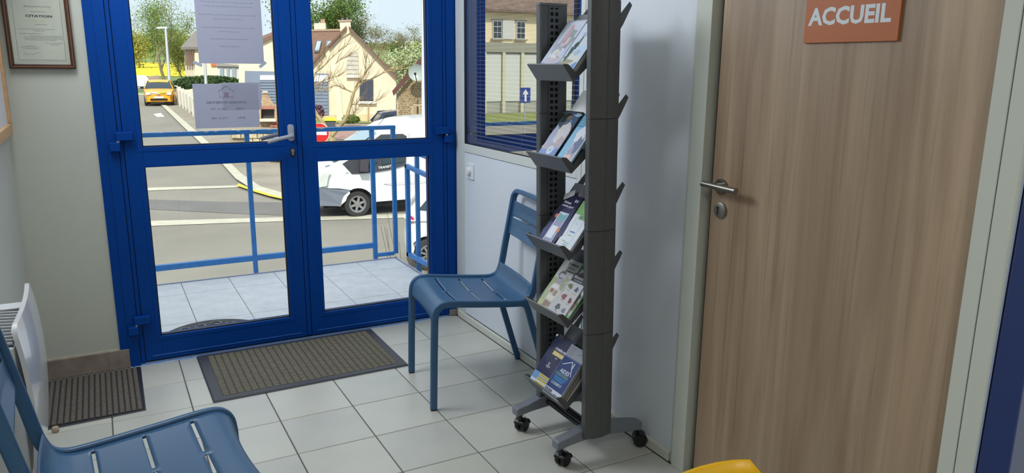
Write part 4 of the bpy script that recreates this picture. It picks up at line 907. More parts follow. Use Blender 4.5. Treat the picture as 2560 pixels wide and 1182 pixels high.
# ---- half round outdoor mat ----
om = tag(empty('half_round_doormat', (.2, .1, 0)), 'half-round black scroll-work doormat outside the left door leaf', 'doormat')
cx, cy = .200, .085
arc = [(cx+.335*math.cos(PI*i/36), cy+.450*math.sin(PI*i/36)) for i in range(37)]
build('rubber_base', MB().prism(arc, .0005, .006, 'z'), mat('black_rubber_outdoor', (50, 52, 60), .6, bump=.4, bs=300), om)
mb = MB()
def curl_(x, y, r, a0, s):
    pts = [(x+r*(1-.75*k/14)*math.cos(a0+s*k*.42), y+r*1.2*(1-.75*k/14)*math.sin(a0+s*k*.42), .0075) for k in range(15)]
    mb.tube(pts, .004, 5)
for k in range(10):
    a = PI*(k+.5)/10; x, y = cx+.27*math.cos(a), cy+.375*math.sin(a); curl_(x, y, .036, a+PI/2, 1 if k % 2 else -1)
for k in range(6):
    a = PI*(k+.5)/6; x, y = cx+.17*math.cos(a), cy+.24*math.sin(a); curl_(x, y, .034, a, -1 if k % 2 else 1)
build('scroll_relief', mb, mat('worn_grey_scroll', (150, 150, 156), .7), om)
# ---- vehicles ----
TYRE = mat('tyre_rubber', (54, 54, 54), .85); RIM = mat('alloy_rim', (176, 178, 182), .35, .8); VW = mat('white_vehicle_paint', (236, 238, 238), .25, coat=.5)
VG = mat('grey_bumper_plastic', (122, 130, 144), .6); VD = mat('dark_vehicle_glass', (52, 66, 74), .06); LAMP = mat('headlamp_clear', (214, 220, 214), .15); REDL = mat('tail_lamp_red', (206, 40, 70), .2)
BLK = mat('wheel_arch_black', (20, 20, 22), .8)
def wheel(root, x, y, r, w, side, M, spokes=5, steel=False):
    wh = build('wheel', MB().lathe([(r*.60, -w/2), (r*.93, -w/2), (r, -w/2+.03), (r, w/2-.03), (r*.93, w/2), (r*.6, w/2)], (x, y, r), 'y', 32, cap=False).xf(M), TYRE, root, smooth=True)
    mb = MB().lathe([(r*.50, .0), (r*.56, .028*side), (r*.66, .034*side), (r*.7, .0)], (x, y+side*(w/2-.03), r), 'y', 28, cap=False)
    build('rim', mb.xf(M), RIM, wh, smooth=True)
    mb = MB()
    for k in range(spokes):
        a = 2*PI*k/spokes+.3; ca, sa = math.cos(a), math.sin(a); ww = r*(.075 if not steel else .11)
        q_ = [(x+ca*r*.12-sa*ww, r+sa*r*.12+ca*ww), (x+ca*r*.57-sa*ww*.7, r+sa*r*.57+ca*ww*.7), (x+ca*r*.57+sa*ww*.7, r+sa*r*.57-ca*ww*.7), (x+ca*r*.12+sa*ww, r+sa*r*.12-ca*ww)]
        ya = y+side*(w/2-.035); mb.prism(q_, ya, ya+side*.03, 'y')
    mb.lathe([(.0001, .012*side), (r*.15, .008*side), (r*.2, -.01*side)], (x, y+side*(w/2-.01), r), 'y', 16)
    build('spokes', mb.xf(M), RIM if not steel else mat('steel_wheel_disc', (160, 160, 158), .5, .5), wh)
    build('rim_shadow', MB().lathe([(.0001, 0), (r*.62, 0)], (x, y+side*(w/2-.06), r), 'y', 24).xf(M), BLK, wh)
def loft(stations, mb=None, cap=True):      # stations: list of closed rings with equal counts
    mb = mb or MB(); n = len(stations[0]); vs = [p for s in stations for p in s]; m = len(stations)
    fs = [(i*n+k, i*n+(k+1) % n, (i+1)*n+(k+1) % n, (i+1)*n+k) for i in range(m-1) for k in range(n)]
    if cap: fs += [tuple(range(n))[::-1], tuple(range((m-1)*n, m*n))]
    return mb.add(vs, fs)
def arch_cut(prof, xc, r, zb):      # replace the flat sill run by wheel arches
    pass
# van: x from nose to tail, near side at y = -0.98
vp = at(797, 548, 18.5); vM = Matrix.Translation((vp.x-.03, vp.y+1.02, g(15))) @ Matrix.Rotation(math.radians(-4), 4, 'Z')
van = tag(empty('van', (vp.x, vp.y+1, g(15))), 'large white panel van parked across the street, nose to the left', 'van'); 
wxc, wr = 1.09, .325
def archpts(xc, r, zb, n=12): return [(xc+r*math.cos(PI-PI*k/n), max(zb, .325+r*math.sin(PI-PI*k/n))) for k in range(n+1)]
side_ = [(.0, .38), (.02, .62), (.0, .78), (.03, 1.0), (.10, 1.14), (.30, 1.28), (.66, 1.42), (.80, 1.48), (1.74, 2.08), (2.02, 2.24), (2.4, 2.34), (2.8, 2.39), (3.2, 2.41), (5.2, 2.42), (5.34, 2.25), (5.40, 1.2), (5.40, .45)]
bot_ = [(4.75, .40)]+archpts(4.35, .42, .40)[::-1]+[(3.9, .40), (1.52, .36)]+archpts(wxc, .415, .34)[::-1]+[(.66, .30)]
ring = side_+bot_
def halfw(x, z):
    w = 1.0
    if x < .5: w -= .16*((.5-x)/.5)**1.6
    if z > 1.3: w -= .13*(z-1.3)/1.2
    if z < .6: w -= .03
    return w
sts = []
for k, yy_ in enumerate((-1, -.93, -.5, 0, .5, .93, 1)):
    s_ = []
    for x, z in ring:
        inn = .05 if abs(yy_) == 1 else 0
        zz = z-(.03 if (abs(yy_) == 1 and z > 2.2) else 0); xx = x+(.10*abs(yy_)**3 if x < .8 and z > .35 else 0)
        s_.append((xx, yy_*halfw(x, z)*(1 if abs(yy_) == 1 else .99), zz+(.02*(1-abs(yy_)) if z > 1.2 and x < 1 else 0)))
    sts.append(s_)
build('body', loft(sts).xf(vM), VW, van, smooth=True)
def vside(name, pts, m, par, off=.006, th=.012):       # a plate on the near side following the body width
    mb = MB(); a = [(x, -halfw(x, z)-off, z) for x, z in pts]; b = [(x, -halfw(x, z)-off+th, z) for x, z in pts]; n = len(pts)
    mb.add(a+b, [tuple(range(n)), tuple(range(n, 2*n))[::-1]]+[(i, (i+1) % n, n+(i+1) % n, n+i) for i in range(n)]); return build(name, mb.xf(vM), m, par)
bp_ = [(.10, .34), (.09, .50), (.12, .66), (.16, .78), (.62, .76)]+[(wxc+.422*math.cos(a), .325+.422*math.sin(a)) for a in [math.radians(q_) for q_ in (115, 130, 145, 160, 175)]]+[(.665, .31)]
vside('bumper_side', bp_, VG, van, .012, .03)
build('bumper', loft([[(-.03+.10*abs(t_)**3, t_*.85, z) for z in (.30, .42, .62, .80)]+[(.1+.08*abs(t_)**3, t_*.85, .80), (.1+.08*abs(t_)**3, t_*.85, .30)] for t_ in (-1, -.7, -.3, .3, .7, 1)]).xf(vM), VG, van, smooth=True)
gr_ = build('grille', MB().box(-.01, .06, -.5, .5, .86, 1.04).xf(vM), BLK, van)
for k in range(3): build('grille_bar', MB().box(-.035, .0, -.52, .52, .88+k*.06, .905+k*.06).xf(vM), VG, gr_)
vside('headlamp', [(.16, .80), (.13, .86), (.20, 1.06), (.28, 1.14), (.44, 1.17), (.38, 1.05), (.34, .84)], LAMP, van, .010, .03)
vside('hood_vent', [(.33, 1.30), (.44, 1.335), (.50, 1.30), (.42, 1.26)], VG, van, -.10, .03)
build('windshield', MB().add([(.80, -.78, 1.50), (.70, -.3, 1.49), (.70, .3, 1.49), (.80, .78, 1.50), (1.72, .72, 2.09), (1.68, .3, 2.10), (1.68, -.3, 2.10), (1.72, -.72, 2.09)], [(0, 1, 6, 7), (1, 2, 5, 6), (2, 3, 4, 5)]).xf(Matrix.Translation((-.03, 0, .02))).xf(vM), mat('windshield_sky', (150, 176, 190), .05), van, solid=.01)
build('cowl', MB().add([(.58, -.84, 1.41), (.54, 0, 1.44), (.58, .84, 1.41), (.84, .80, 1.54), (.72, 0, 1.52), (.84, -.80, 1.54)], [(0, 1, 4, 5), (1, 2, 3, 4)]).xf(Matrix.Translation((-.02, 0, .02))).xf(vM), mat('cowl_grey', (90, 92, 100), .6), van, solid=.012)
vside('window_band', [(.96, 1.10), (1.34, 1.10), (1.9, 1.16), (2.34, 1.26), (2.40, 1.98), (2.3, 2.04), (1.74, 2.04), (1.56, 1.92), (.90, 1.45), (.74, 1.36)], mat('black_band_plastic', (66, 68, 76), .5), van)
vside('door_window', [(1.42, 1.22), (1.60, 1.36), (1.64, 1.92), (1.54, 1.85), (1.22, 1.62), (1.20, 1.32)], VD, van, .016, .01)
vside('door_window', [(1.72, 1.30), (2.30, 1.34), (2.34, 1.96), (1.72, 2.0)], VD, van, .016, .01)
vside('wing_mirror', [(1.12, 1.18), (1.32, 1.16), (1.36, 1.56), (1.16, 1.56)], mat('mirror_housing', (70, 66, 74), .5), van, .20, .16)
vside('indicator', [(.80, 1.145), (.86, 1.125), (.88, 1.155), (.83, 1.175)], LAMP, van, .014, .01)
for (xa_, za_, xb_, zb_) in ((1.16, .80, 1.40, .78), (1.16, .80, 1.17, 1.09), (1.40, .78, 1.62, .45), (2.44, .5, 2.44, 2.0), (1.62, .8, 5.2, .83)):
    pass
vside('door_seam', [(1.75, .80), (5.2, .84), (5.2, .85), (1.75, .81)], mat('panel_seam_grey', (170, 174, 176), .5), van, .008, .006)
vside('door_seam', [(2.46, .45), (2.47, .45), (2.47, 2.05), (2.46, 2.05)], mat('panel_seam_grey', (170, 174, 176), .5), van, .008, .006)
mb = MB(); put_text(mb, 'TRANSIT', .085, (1.62, -1.03, 1.195), (1, 0, .10), (0, 0, 1), bold=.002); build('lettering', mb.xf(vM), VW, van)
build('underbody', MB().box(.3, 5.2, -.78, .9, .25, .5).xf(vM), BLK, van); build('wheel_housing', MB().box(.67, 1.50, -.88, -.5, .2, .73).box(3.94, 4.76, -.88, -.5, .2, .73).xf(vM), BLK, van)
for x, s_ in ((wxc, -1), (4.35, -1), (wxc, 1), (4.35, 1)): wheel(van, x, s_*.84, wr, .20, s_, vM, 6, True)
build('aerial', MB().tube([(1.95, .1, 2.2), (2.25, .1, 2.52)], .006, 5).xf(vM), BLK, van)
# generic hatchback
def hatch(name, M, paint, L=3.6, Wd=.82, Hh=1.48, lab='', wheels=True, spokes=7, front=True):
    c = tag(empty(name, tuple(M.translation)), lab, 'car'); ROOT[c.name] = M.translation.copy()
    r = .30; fx, rx = .62*L/3.6, L-.50
    def ar(xc): return [(xc+.37*math.cos(PI*k/10), max(.22, .30+.37*math.sin(PI*k/10))) for k in range(11)]
    prof = [(0, .25), (-.02, .45), (0, .62), (.10, .78), (.55, .90), (.88, .96), (1.0, .98), (L-.45, 1.02), (L-.12, .98), (L-.02, .78), (L+.01, .5), (L-.05, .26)]
    bot = [(rx+.37, .22)]+ar(rx)+[(rx-.4, .20), (fx+.4, .20)]+ar(fx)+[(fx-.4, .22)]
    def hw(x, z):
        w = Wd
        if x < .7: w -= .20*((.7-x)/.7)**1.8
        if x > L-.6: w -= .12*((x-L+.6)/.6)**2
        if z > .8: w -= .05*(z-.8)/.2
        return w
    st = []
    for t_ in (-1, -.92, -.5, 0, .5, .92, 1):
        st.append([(x+(.10*abs(t_)**3 if x < .2 else 0)-(.08*abs(t_)**3 if x > L-.2 else 0), t_*hw(x, z), z+(.03*(1-t_*t_) if z > .75 else 0)-(.015 if abs(t_) == 1 and z > .85 else 0)) for x, z in prof+bot])
    build('body', loft(st).xf(M), paint, c, smooth=True)
    # greenhouse: glass core, roof and pillars
    gh = [(.86, .97), (1.42, Hh-.10), (1.75, Hh-.02), (2.2, Hh), (L-.75, Hh-.03), (L-.35, Hh-.12), (L-.08, 1.0)]
    def gw(z): return (Wd-.06)-(z-.97)*.34
    core = [[(x+(.07*t_*t_ if x < 1.6 else 0), t_*gw(z), z) for x, z in gh] for t_ in (-1, -.5, 0, .5, 1)]
    build('windows', loft(core).xf(M), VD, c, smooth=True)
    rf = [(1.36, Hh-.125), (1.42, Hh-.085), (1.75, Hh), (2.2, Hh+.02), (L-.75, Hh-.01), (L-.30, Hh-.10), (L-.30, Hh-.14), (L-.8, Hh-.06), (1.8, Hh-.05)]
    roof = [[(x+(.07*t_*t_ if x < 1.6 else 0), t_*(gw(Hh)+.02), z-.02*t_*t_) for x, z in rf] for t_ in (-1, -.6, 0, .6, 1)]
    build('roof', loft(roof).xf(M), paint, c, smooth=True)
    for s in (-1, 1):
        for (xa, za, xb, zb, w) in ((.84, .96, 1.42, Hh-.09, .045), (1.95, .98, 1.98, Hh-.05, .05), (L-.72, 1.0, L-.62, Hh-.06, .16), (L-.10, 1.0, L-.40, Hh-.10, .07)):
            pa = Vector((xa+.05, s*(gw(za)+.004), za)); pb = Vector((xb+.05 if xb < 1.6 else xb, s*(gw(zb)+.004), zb))
            build('pillar', MB().sweep([pa, pb], [(-w/2, -.012), (w/2, -.012), (w/2, .012), (-w/2, .012)], (1, 0, 0)).xf(M), paint, c)
        for x in (fx, rx): wheel(c, x, s*(Wd-.11), r, .19, s, M, spokes)
        hl_ = [(.02, s*(Wd-.40), .66), (.04, s*(Wd-.20), .64), (.16, s*(Wd-.13), .68), (.26, s*(Wd-.13), .78), (.16, s*(Wd-.26), .80), (.03, s*(Wd-.40), .76)]
        build('headlamp', MB().add([(x-.035, y*1.01, z) for x, y, z in hl_]+[(x+.03, y, z) for x, y, z in hl_], [tuple(range(6)), tuple(range(6, 12))[::-1]]+[(i, (i+1) % 6, 6+(i+1) % 6, 6+i) for i in range(6)]).xf(M), LAMP, c)
        for nm_, pts_, m_, of_ in (('quarter_panel', [(L-1.0, .94), (L-.12, .94), (L-.16, 1.12), (L-.34, Hh-.06), (L-.95, Hh-.01)], paint, .0), ('quarter_window', [(L-.82, 1.10), (L-.30, 1.14), (L-.46, Hh-.16), (L-.80, Hh-.14)], VD, .012)):
            gy = lambda z: s*(gw(max(z, .97))+.012+of_)
            build(nm_, MB().add([(x, gy(z), z) for x, z in pts_]+[(x, gy(z)-s*.03, z) for x, z in pts_], [tuple(range(len(pts_))), tuple(range(len(pts_), 2*len(pts_)))[::-1]]+[(i, (i+1) % len(pts_), len(pts_)+(i+1) % len(pts_), len(pts_)+i) for i in range(len(pts_))]).xf(M), m_, c)
        tl = [(L-.10, s*(Wd-.08), .90), (L-.18, s*(Wd-.07), .92), (L-.25, s*(Wd-.07), .98), (L-.17, s*(Wd-.09), 1.05), (L-.12, s*(Wd-.10), 1.04)]
        build('tail_lamp', MB().add([(x+.02, y+s*.018, z) for x, y, z in tl]+[(x-.03, y-s*.03, z) for x, y, z in tl], [tuple(range(5)), tuple(range(5, 10))[::-1]]+[(i, (i+1) % 5, 5+(i+1) % 5, 5+i) for i in range(5)]).xf(M), REDL, c)
        build('wing_mirror', MB().box(1.02, 1.14, s*(Wd+.0), s*(Wd+.17), .98, 1.10).xf(M), BLK, c, bevel=.02)
    build('underbody', MB().box(.25, L-.25, -Wd+.12, Wd-.12, .18, .5).xf(M), BLK, c)
    gl = build('lower_grille', MB().box(-.065, .02, -.46, .46, .33, .43).xf(M), BLK, c, bevel=.02)
    build('number_plate', MB().box(-.075, -.05, -.26, .26, .455, .565).xf(M), mat('plate_white', (226, 226, 220), .4), c)
    build('grille_line', MB().tube([(-.035, -.42, .73), (-.06, -.12, .70), (-.07, 0, .655), (-.06, .12, .70), (-.035, .42, .73)], .016, 6).xf(M), BLK, c)
    build('emblem', MB().prism([(0, .60), (.045, .67), (0, .74), (-.045, .67)], -.10, -.07, 'x').xf(M), mat('chrome_emblem', (200, 200, 200), .2, 1), c)
    return c
yp = gp(393, 266); yM = Matrix.Translation((yp.x+.13, yp.y, g(yp.y+1.5))) @ Matrix.Rotation(math.radians(84), 4, 'Z')
hatch('car', yM, mat('bright_yellow_orange_paint', (250, 176, 20), .25, coat=.5), lab='bright yellow small hatchback facing the camera down the side street')
cp = at(1060, 675, 14.0); cp = at(1074, 640, 14.0); wM = Matrix.Translation((cp.x, cp.y, g(8))) @ Matrix.Rotation(math.radians(-24+180), 4, 'Z') @ Matrix.Translation((-3.1, -.80, 0))
hatch('car', wM, VW, lab='white hatchback parked close to the balcony, only its rear in view', spokes=9)
bpn = at(948, 330, 31.0); bM = Matrix.Translation((bpn.x, bpn.y+.9, g(bpn.y)+.02)) @ Matrix.Rotation(math.radians(180-10), 4, 'Z') @ Matrix.Translation((-3.6, 0, 0))
hatch('car', bM, mat('dark_blue_car_paint', (58, 66, 92), .3, coat=.5), lab='dark blue hatchback parked in front of the stone barn')
# ---- houses ----
CREAM = mat('cream_render', (228, 211, 182), .9, ns=1.2, nv=.05); CREAM2 = mat('pale_cream_render', (238, 226, 188), .9, ns=1.2, nv=.04); ROOFB = mat('brown_flat_tile', (146, 112, 92), .85, ns=6, c2=(104, 82, 72), stretch=(1, 1, 5))
SHG = mat('grey_blue_shutter', (120, 132, 150), .6); SILL = mat('white_stone_sill', (236, 232, 220), .7); DKG = mat('dark_window_frame', (66, 66, 76), .5); PANE = mat('dim_window_glass', (60, 66, 76), .1)
def wallq(name, pts, D, th, m, par, nudge=0):
    """a wall facing the camera's way: corners given at one distance, real thickness behind"""
    fr = [at(u, v, D) for u, v in pts]; n = len(fr); cd = sum(fr, Vector())/n-CC; cd.z = 0; cd.normalize(); bk = [p+cd*th for p in fr]
    return build(name, MB().add(fr+bk, [tuple(range(n)), tuple(range(n, 2*n))[::-1]]+[(i, (i+1) % n, n+(i+1) % n, n+i) for i in range(n)]), m, par)
def house(name, u, v, D, lab): 
    p = at(u, v, D); return tag(empty(name, tuple(p)), lab, 'house')
hA = house('gabled_house', 870, 300, 40, 'cream house with tall gable, bricked-up window and a wing with skylights')
wallq('gable_wall', [(748, 325), (752, 192), (868, 72), (878, 72), (990, 192), (990, 322)], 40, 9, CREAM, hA)
for a, b in (((866, 72), (745, 198)), ((872, 72), (994, 198))):
    p0, p1 = at(*a, 39.7), at(*b, 39.7); bk = at(925, 200, 40)-CC; bk.z = 0; bk = bk.normalized()*9.6; up_ = Vector((0, 0, .16))
    build('roof_slope', MB().frus([p0, p1, p1+bk, p0+bk], [p0+up_, p1+up_, p1+bk+up_, p0+bk+up_]), ROOFB, hA)
wallq('chimney', [(853, 95), (848, 52), (876, 50), (878, 80)], 39.9, .9, CREAM2, hA); wallq('chimney_cap', [(845, 55), (845, 50), (880, 49), (880, 53)], 39.85, 1.0, mat('weathered_cap', (170, 150, 130), .9), hA)
for u in (856, 868): wallq('chimney_pot', [(u-3, 51), (u-2, 44), (u+2, 44), (u+3, 51)], 39.95, .2, mat('pot_grey', (110, 104, 98), .9), hA)
wallq('lower_render', [(775, 322), (775, 288), (990, 284), (990, 322)], 39.95, .06, mat('weathered_cream', (206, 190, 150), .9, ns=2, nv=.08), hA)
wallq('buttress', [(812, 130), (820, 118), (850, 205), (860, 320), (843, 320), (838, 210)], 39.85, .16, CREAM2, hA)
wf = wallq('window', [(899, 252), (899, 199), (933, 198), (933, 252)], 39.9, .1, DKG, hA)
for a, b in ((901, 914), (918, 931)): wallq('pane', [(a, 250), (a, 202), (b, 201), (b, 250)], 39.86, .03, PANE, wf)
wallq('window_sill', [(895, 259), (895, 253), (941, 253), (941, 259)], 39.8, .25, SILL, hA)
bw = wallq('bricked_window', [(866, 190), (870, 129), (894, 130), (897, 190)], 39.93, .06, mat('grey_block_infill', (196, 190, 176), .9, ns=3, nv=.12), hA)
for k in range(5): wallq('block_joint', [(867, 141+k*11), (867, 140+k*11), (896, 140+k*11), (896, 141+k*11)], 39.91, .03, mat('joint_dark', (160, 154, 140), .9), bw)
wallq('bricked_sill', [(866, 194), (866, 190), (899, 190), (899, 194)], 39.8, .2, SILL, hA)
wallq('drain_pipe', [(919, 300), (919, 263), (922, 263), (922, 300)], 39.85, .08, mat('rusty_pipe', (180, 150, 120), .8), hA)
sh = wallq('garage_shutter', [(752, 287), (752, 183), (820, 184), (822, 287)], 39.9, .08, SHG, hA)
wallq('shutter_band', [(752, 204), (752, 187), (820, 188), (820, 204)], 39.86, .05, mat('white_shutter_band', (226, 228, 228), .6), sh)
for k in range(9): wallq('slat', [(752, 211+k*8.4), (752, 206+k*8.4), (820, 207+k*8.4), (820, 212+k*8.4)], 39.87, .04, SHG, sh)
# wing whose roof slope faces the street
p0, p1, p2, p3 = at(690, 80, 46), at(868, 76, 46), at(868, 190, 41.5), at(690, 190, 41.5)
hB = hA; upv = Vector((0, 0, -.25))
build('roof_slope', MB().frus([p0+upv, p1+upv, p2+upv, p3+upv], [p0, p1, p2, p3]), ROOFB, hB)
nrm_ = (p1-p0).cross(p3-p0).normalized(); nrm_ = nrm_ if nrm_.z > 0 else -nrm_
def onroof(a, b): return p0.lerp(p1, a).lerp(p3.lerp(p2, a), b)
for a in (.55, .69):
    q_ = [onroof(a+.03, .26), onroof(a+.10, .26), onroof(a+.06, .52), onroof(a-.01, .52)]
    fr = build('skylight', MB().frus(q_, [x+nrm_*.10 for x in q_]), mat('skylight_frame', (110, 104, 104), .6), hB)
    c_ = sum(q_, Vector())/4; qq = [c_.lerp(x, .78)+nrm_*.105 for x in q_]; build('pane', MB().frus(qq, [x+nrm_*.02 for x in qq]), mat('skylight_glass', (170, 190, 214), .08), fr)
mb = MB()
for k in range(34): c_ = onroof(k/33, 0); mb.box(c_.x-.10, c_.x+.07, c_.y-.12, c_.y+.12, c_.z-.02, c_.z+.10)
build('ridge_tiles', mb, mat('pale_ridge_tile', (190, 166, 142), .9), hB)
wallq('chimney', [(786, 90), (785, 58), (814, 58), (815, 90)], 46, 1., CREAM2, hB); wallq('chimney_stack', [(801, 58), (802, 48), (812, 48), (813, 58)], 46.2, .5, mat('brick_stack', (170, 140, 120), .9, ns=8, nv=.15), hB)
wallq('wall', [(640, 325), (640, 186), (760, 186), (760, 325)], 41.6, 5, CREAM2, hB)
hC = house('flat_garage', 640, 320, 38, 'pale cream garage block with a wide grey roller shutter')
wallq('wall', [(597, 330), (597, 130), (655, 105), (690, 84), (752, 60), (752, 330)], 39.2, .75, CREAM2, hC)
p0, p1 = at(650, 108, 39), at(752, 58, 39)
build('roof_slope', MB().frus([at(652, 108, 39), at(748, 62, 39), at(748, 62, 39.9), at(650, 100, 39.9)], [x+Vector((0, 0, .12)) for x in (at(652, 106, 39), at(748, 60, 39), at(748, 60, 39.9), at(650, 98, 39.9))]), ROOFB, hC)
sh = wallq('roller_shutter', [(612, 300), (612, 177), (748, 180), (748, 300)], 39.1, .08, SHG, hC)
wallq('shutter_band', [(650, 200), (650, 188), (748, 188), (748, 200)], 39.05, .05, mat('white_shutter_band', (226, 228, 228), .6), sh)
for k in range(13): wallq('slat', [(612, 206+k*7.2), (612, 201.5+k*7.2), (748, 202+k*7.2), (748, 206.5+k*7.2)], 39.06, .04, SHG, sh)
hD = house('shuttered_house', 500, 200, 62, 'distant house with grey roof and brown shutters above a hedge')
wallq('side_wall', [(464, 190), (460, 122), (486, 122), (492, 190)], 62, .3, mat('beige_side_render', (206, 192, 172), .9), hD)
wallq('wall', [(486, 200), (486, 122), (600, 118), (600, 200)], 61.8, 7, CREAM2, hD)
A_ = [at(452, 124, 61.5), at(600, 122, 61.5), at(600, 70, 66), at(488, 84, 66)]
build('roof_slope', MB().frus(A_, [x+Vector((0, 0, .2)) for x in A_]), mat('grey_slate', (130, 124, 118), .8, ns=3, nv=.1), hD)
for u in (463, 469, 475, 481): wallq('shutter', [(u, 164), (u-1, 126), (u+2.5, 126), (u+3.5, 164)], 61.6, .06, mat('brown_shutter', (110, 80, 66), .7), hD)
wallq('orange_blind', [(527, 164), (527, 152), (541, 152), (541, 164)], 61.6, .1, mat('orange_blind', (214, 110, 60), .7), hD)
hE = house('low_annex', 570, 210, 57, 'low white annex with narrow windows between the two notices')
wallq('wall', [(543, 215), (543, 163), (598, 165), (598, 215)], 57, 3, mat('annex_white', (208, 208, 200), .9), hE)
wallq('eave', [(541, 165), (541, 158), (600, 162), (600, 167)], 56.8, 3.4, mat('annex_eave', (150, 146, 140), .8), hE)
for a, b in ((550, 559), (567, 573), (580, 590)): wallq('window', [(a, 200), (a, 170), (b, 171), (b, 200)], 56.9, .1, mat('annex_pane', (150, 160, 168), .2), hE)
# barn on the right with coursed rubble stones
hF = house('stone_barn', 1030, 310, 27.3, 'small rubble stone barn with steep brown roof on the right')
STN = mat('rubble_stone', (186, 164, 126), .95, ns=5, c2=(140, 122, 96)); MOR = mat('barn_mortar', (190, 172, 138), .95, ns=6, nv=.1)
wallq('wall', [(992, 350), (992, 236), (1062, 150), (1110, 120), (1110, 350)], 27.3, 2.3, MOR, hF)
random.seed(11); mb = MB(); kk = 0
def inside(u, v): return 994 < u < 1104 and v < 300 and v > 236-(u-992)*1.18+6 and not (1030 < u < 1048 and v > 258)
v = 303.
while v > 130:
    h = random.uniform(3.4, 5.2); u = 993.+random.uniform(0, 4)
    while u < 1106:
        w = random.uniform(4, 9)
        if inside(u, v-h) and inside(u+w, v-h) and inside(u, v) and kk < 330:
            d = random.uniform(.0, .5); wallq('stone', [(u+.4, v-.4-random.uniform(0, .5)), (u+.5+random.uniform(0, .6), v-h), (u+w-.6, v-h+random.uniform(0, .6)), (u+w-.4, v-.4)], 27.27-random.uniform(0, .03), .06, STN, hF); kk += 1
        u += w
    v -= h
A_ = [at(984, 240, 27.0), at(1068, 142, 27.0), at(1068, 142, 29.8), at(984, 240, 29.8)]
build('roof_slope', MB().frus(A_, [x+Vector((-.05, 0, .18)) for x in A_]), mat('barn_roof_brown', (110, 74, 70), .85, ns=5, nv=.15), hF)
dr_ = wallq('doorway', [(1033, 300), (1033, 264), (1046, 264), (1046, 300)], 27.2, .1, mat('barn_door', (160, 140, 110), .8), hF)
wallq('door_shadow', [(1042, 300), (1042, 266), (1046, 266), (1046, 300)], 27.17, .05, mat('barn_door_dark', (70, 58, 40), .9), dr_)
sd_ = tag(empty('satellite_dish', tuple(at(1042, 185, 26.7))), 'round translucent grey satellite dish on the barn gable', 'dish')
c_ = at(1042, 182, 26.6); dv = Vector((-CR[2][0], -CR[2][1], .15)).normalized(); Mx = Matrix.Translation(c_) @ dv.to_track_quat('Z', 'Y').to_matrix().to_4x4()
build('reflector', MB().lathe([(.0001, -.08), (.14, -.06), (.235, -.02), (.29, .03), (.295, .02), (.14, -.075), (.0001, -.095)], (0, 0, 0), 'z', 28).xf(Mx), mat('dish_grey', (168, 178, 172), .4), sd_, smooth=True)
build('feed_arm', MB().tube([Mx @ Vector((0, -.33, 0)), Mx @ Vector((0, -.1, .45))], .015, 6).lathe([(.0001, -.04), (.04, -.04), (.04, .04), (.0001, .04)], tuple(Mx @ Vector((0, -.1, .45))), 'z', 10), BLK, sd_)
tag(build('pole', MB().tube([at(1060, 345, 25), at(1060, 100, 25), at(1059, -60, 25)], .085, 12), mat('white_pole', (208, 212, 220), .5), smooth=True), 'tall white post standing before the stone barn', 'pole')
# ---- masonry fireplace and wall ----
bq = tag(empty('outdoor_fireplace', tuple(gp(668, 318))), 'rubble stone outdoor fireplace with brick arch and tapering hood', 'fireplace')
SM = mat('pale_rubble', (196, 172, 138), .95, ns=14, c2=(150, 120, 96)); BRK = mat('red_brick', (176, 112, 90), .9, ns=12, nv=.15)
DB = 28
wallq('hood', [(651, 265), (655, 240), (660, 232), (668, 232), (678, 252), (688, 265)], DB, .9, SM, bq)
wallq('hood_cap', [(656, 233), (656, 229), (669, 229), (669, 233)], DB-.05, 1., mat('concrete_cap', (190, 180, 160), .9), bq)
wallq('pier', [(686, 330), (686, 265), (697, 265), (700, 330)], DB, .9, SM, bq); wallq('pier', [(640, 330), (640, 265), (653, 265), (653, 330)], DB, .9, SM, bq)
for k in range(5): wallq('brick', [(653+k*6.8, 273), (652.5+k*6.8, 265), (658.6+k*6.8, 265), (659+k*6.8, 273)], DB-.03, .3, BRK, bq)
wallq('firebox', [(653, 298), (653, 273), (686, 273), (686, 298)], DB+.25, .6, mat('soot', (66, 62, 60), .95), bq)
wallq('hearth_slab', [(648, 304), (648, 298), (690, 298), (690, 304)], DB-.25, 1.2, mat('hearth_stone', (214, 206, 186), .9), bq)
wallq('base', [(653, 325), (653, 304), (686, 304), (686, 325)], DB, .8, SM, bq)
for k in range(3): wallq('brick', [(676+k*9, 318), (676+k*9, 311), (684+k*9, 311), (684+k*9, 318)], DB-.1, .3, BRK, bq)
for k in range(2): wallq('brick', [(680+k*9, 310), (680+k*9, 303), (688+k*9, 303), (688+k*9, 310)], DB-.1, .3, BRK, bq)
lw = tag(empty('garden_wall', tuple(gp(660, 370))), 'low wall of rough pale stones behind the railing and notice', 'wall')
STW = mat('limestone_blocks', (206, 194, 164), .95, ns=8, c2=(168, 152, 124))
wallq('wall_core', [(575, 352), (575, 322), (718, 322), (718, 400), (690, 402), (640, 380)], 27, .5, mat('wall_core_mortar', (156, 142, 118), .95, ns=6, nv=.15), lw)
random.seed(4); v = 322
for r_ in range(6):
    u = 576+random.uniform(0, 6)
    while u < 712:
        w = random.uniform(12, 24); vb = 350 if u < 600 else 350+(u-600)*.62
        if v+11 < vb+4: wallq('stone', [(u+.6, v+11.3-random.uniform(0, 1)), (u+.9, v+.8), (u+w-1, v+.8+random.uniform(0, 1)), (u+w-.7, v+11.4)], 26.92-random.uniform(0, .06), .12, STW, lw)
        u += w
    v += 12
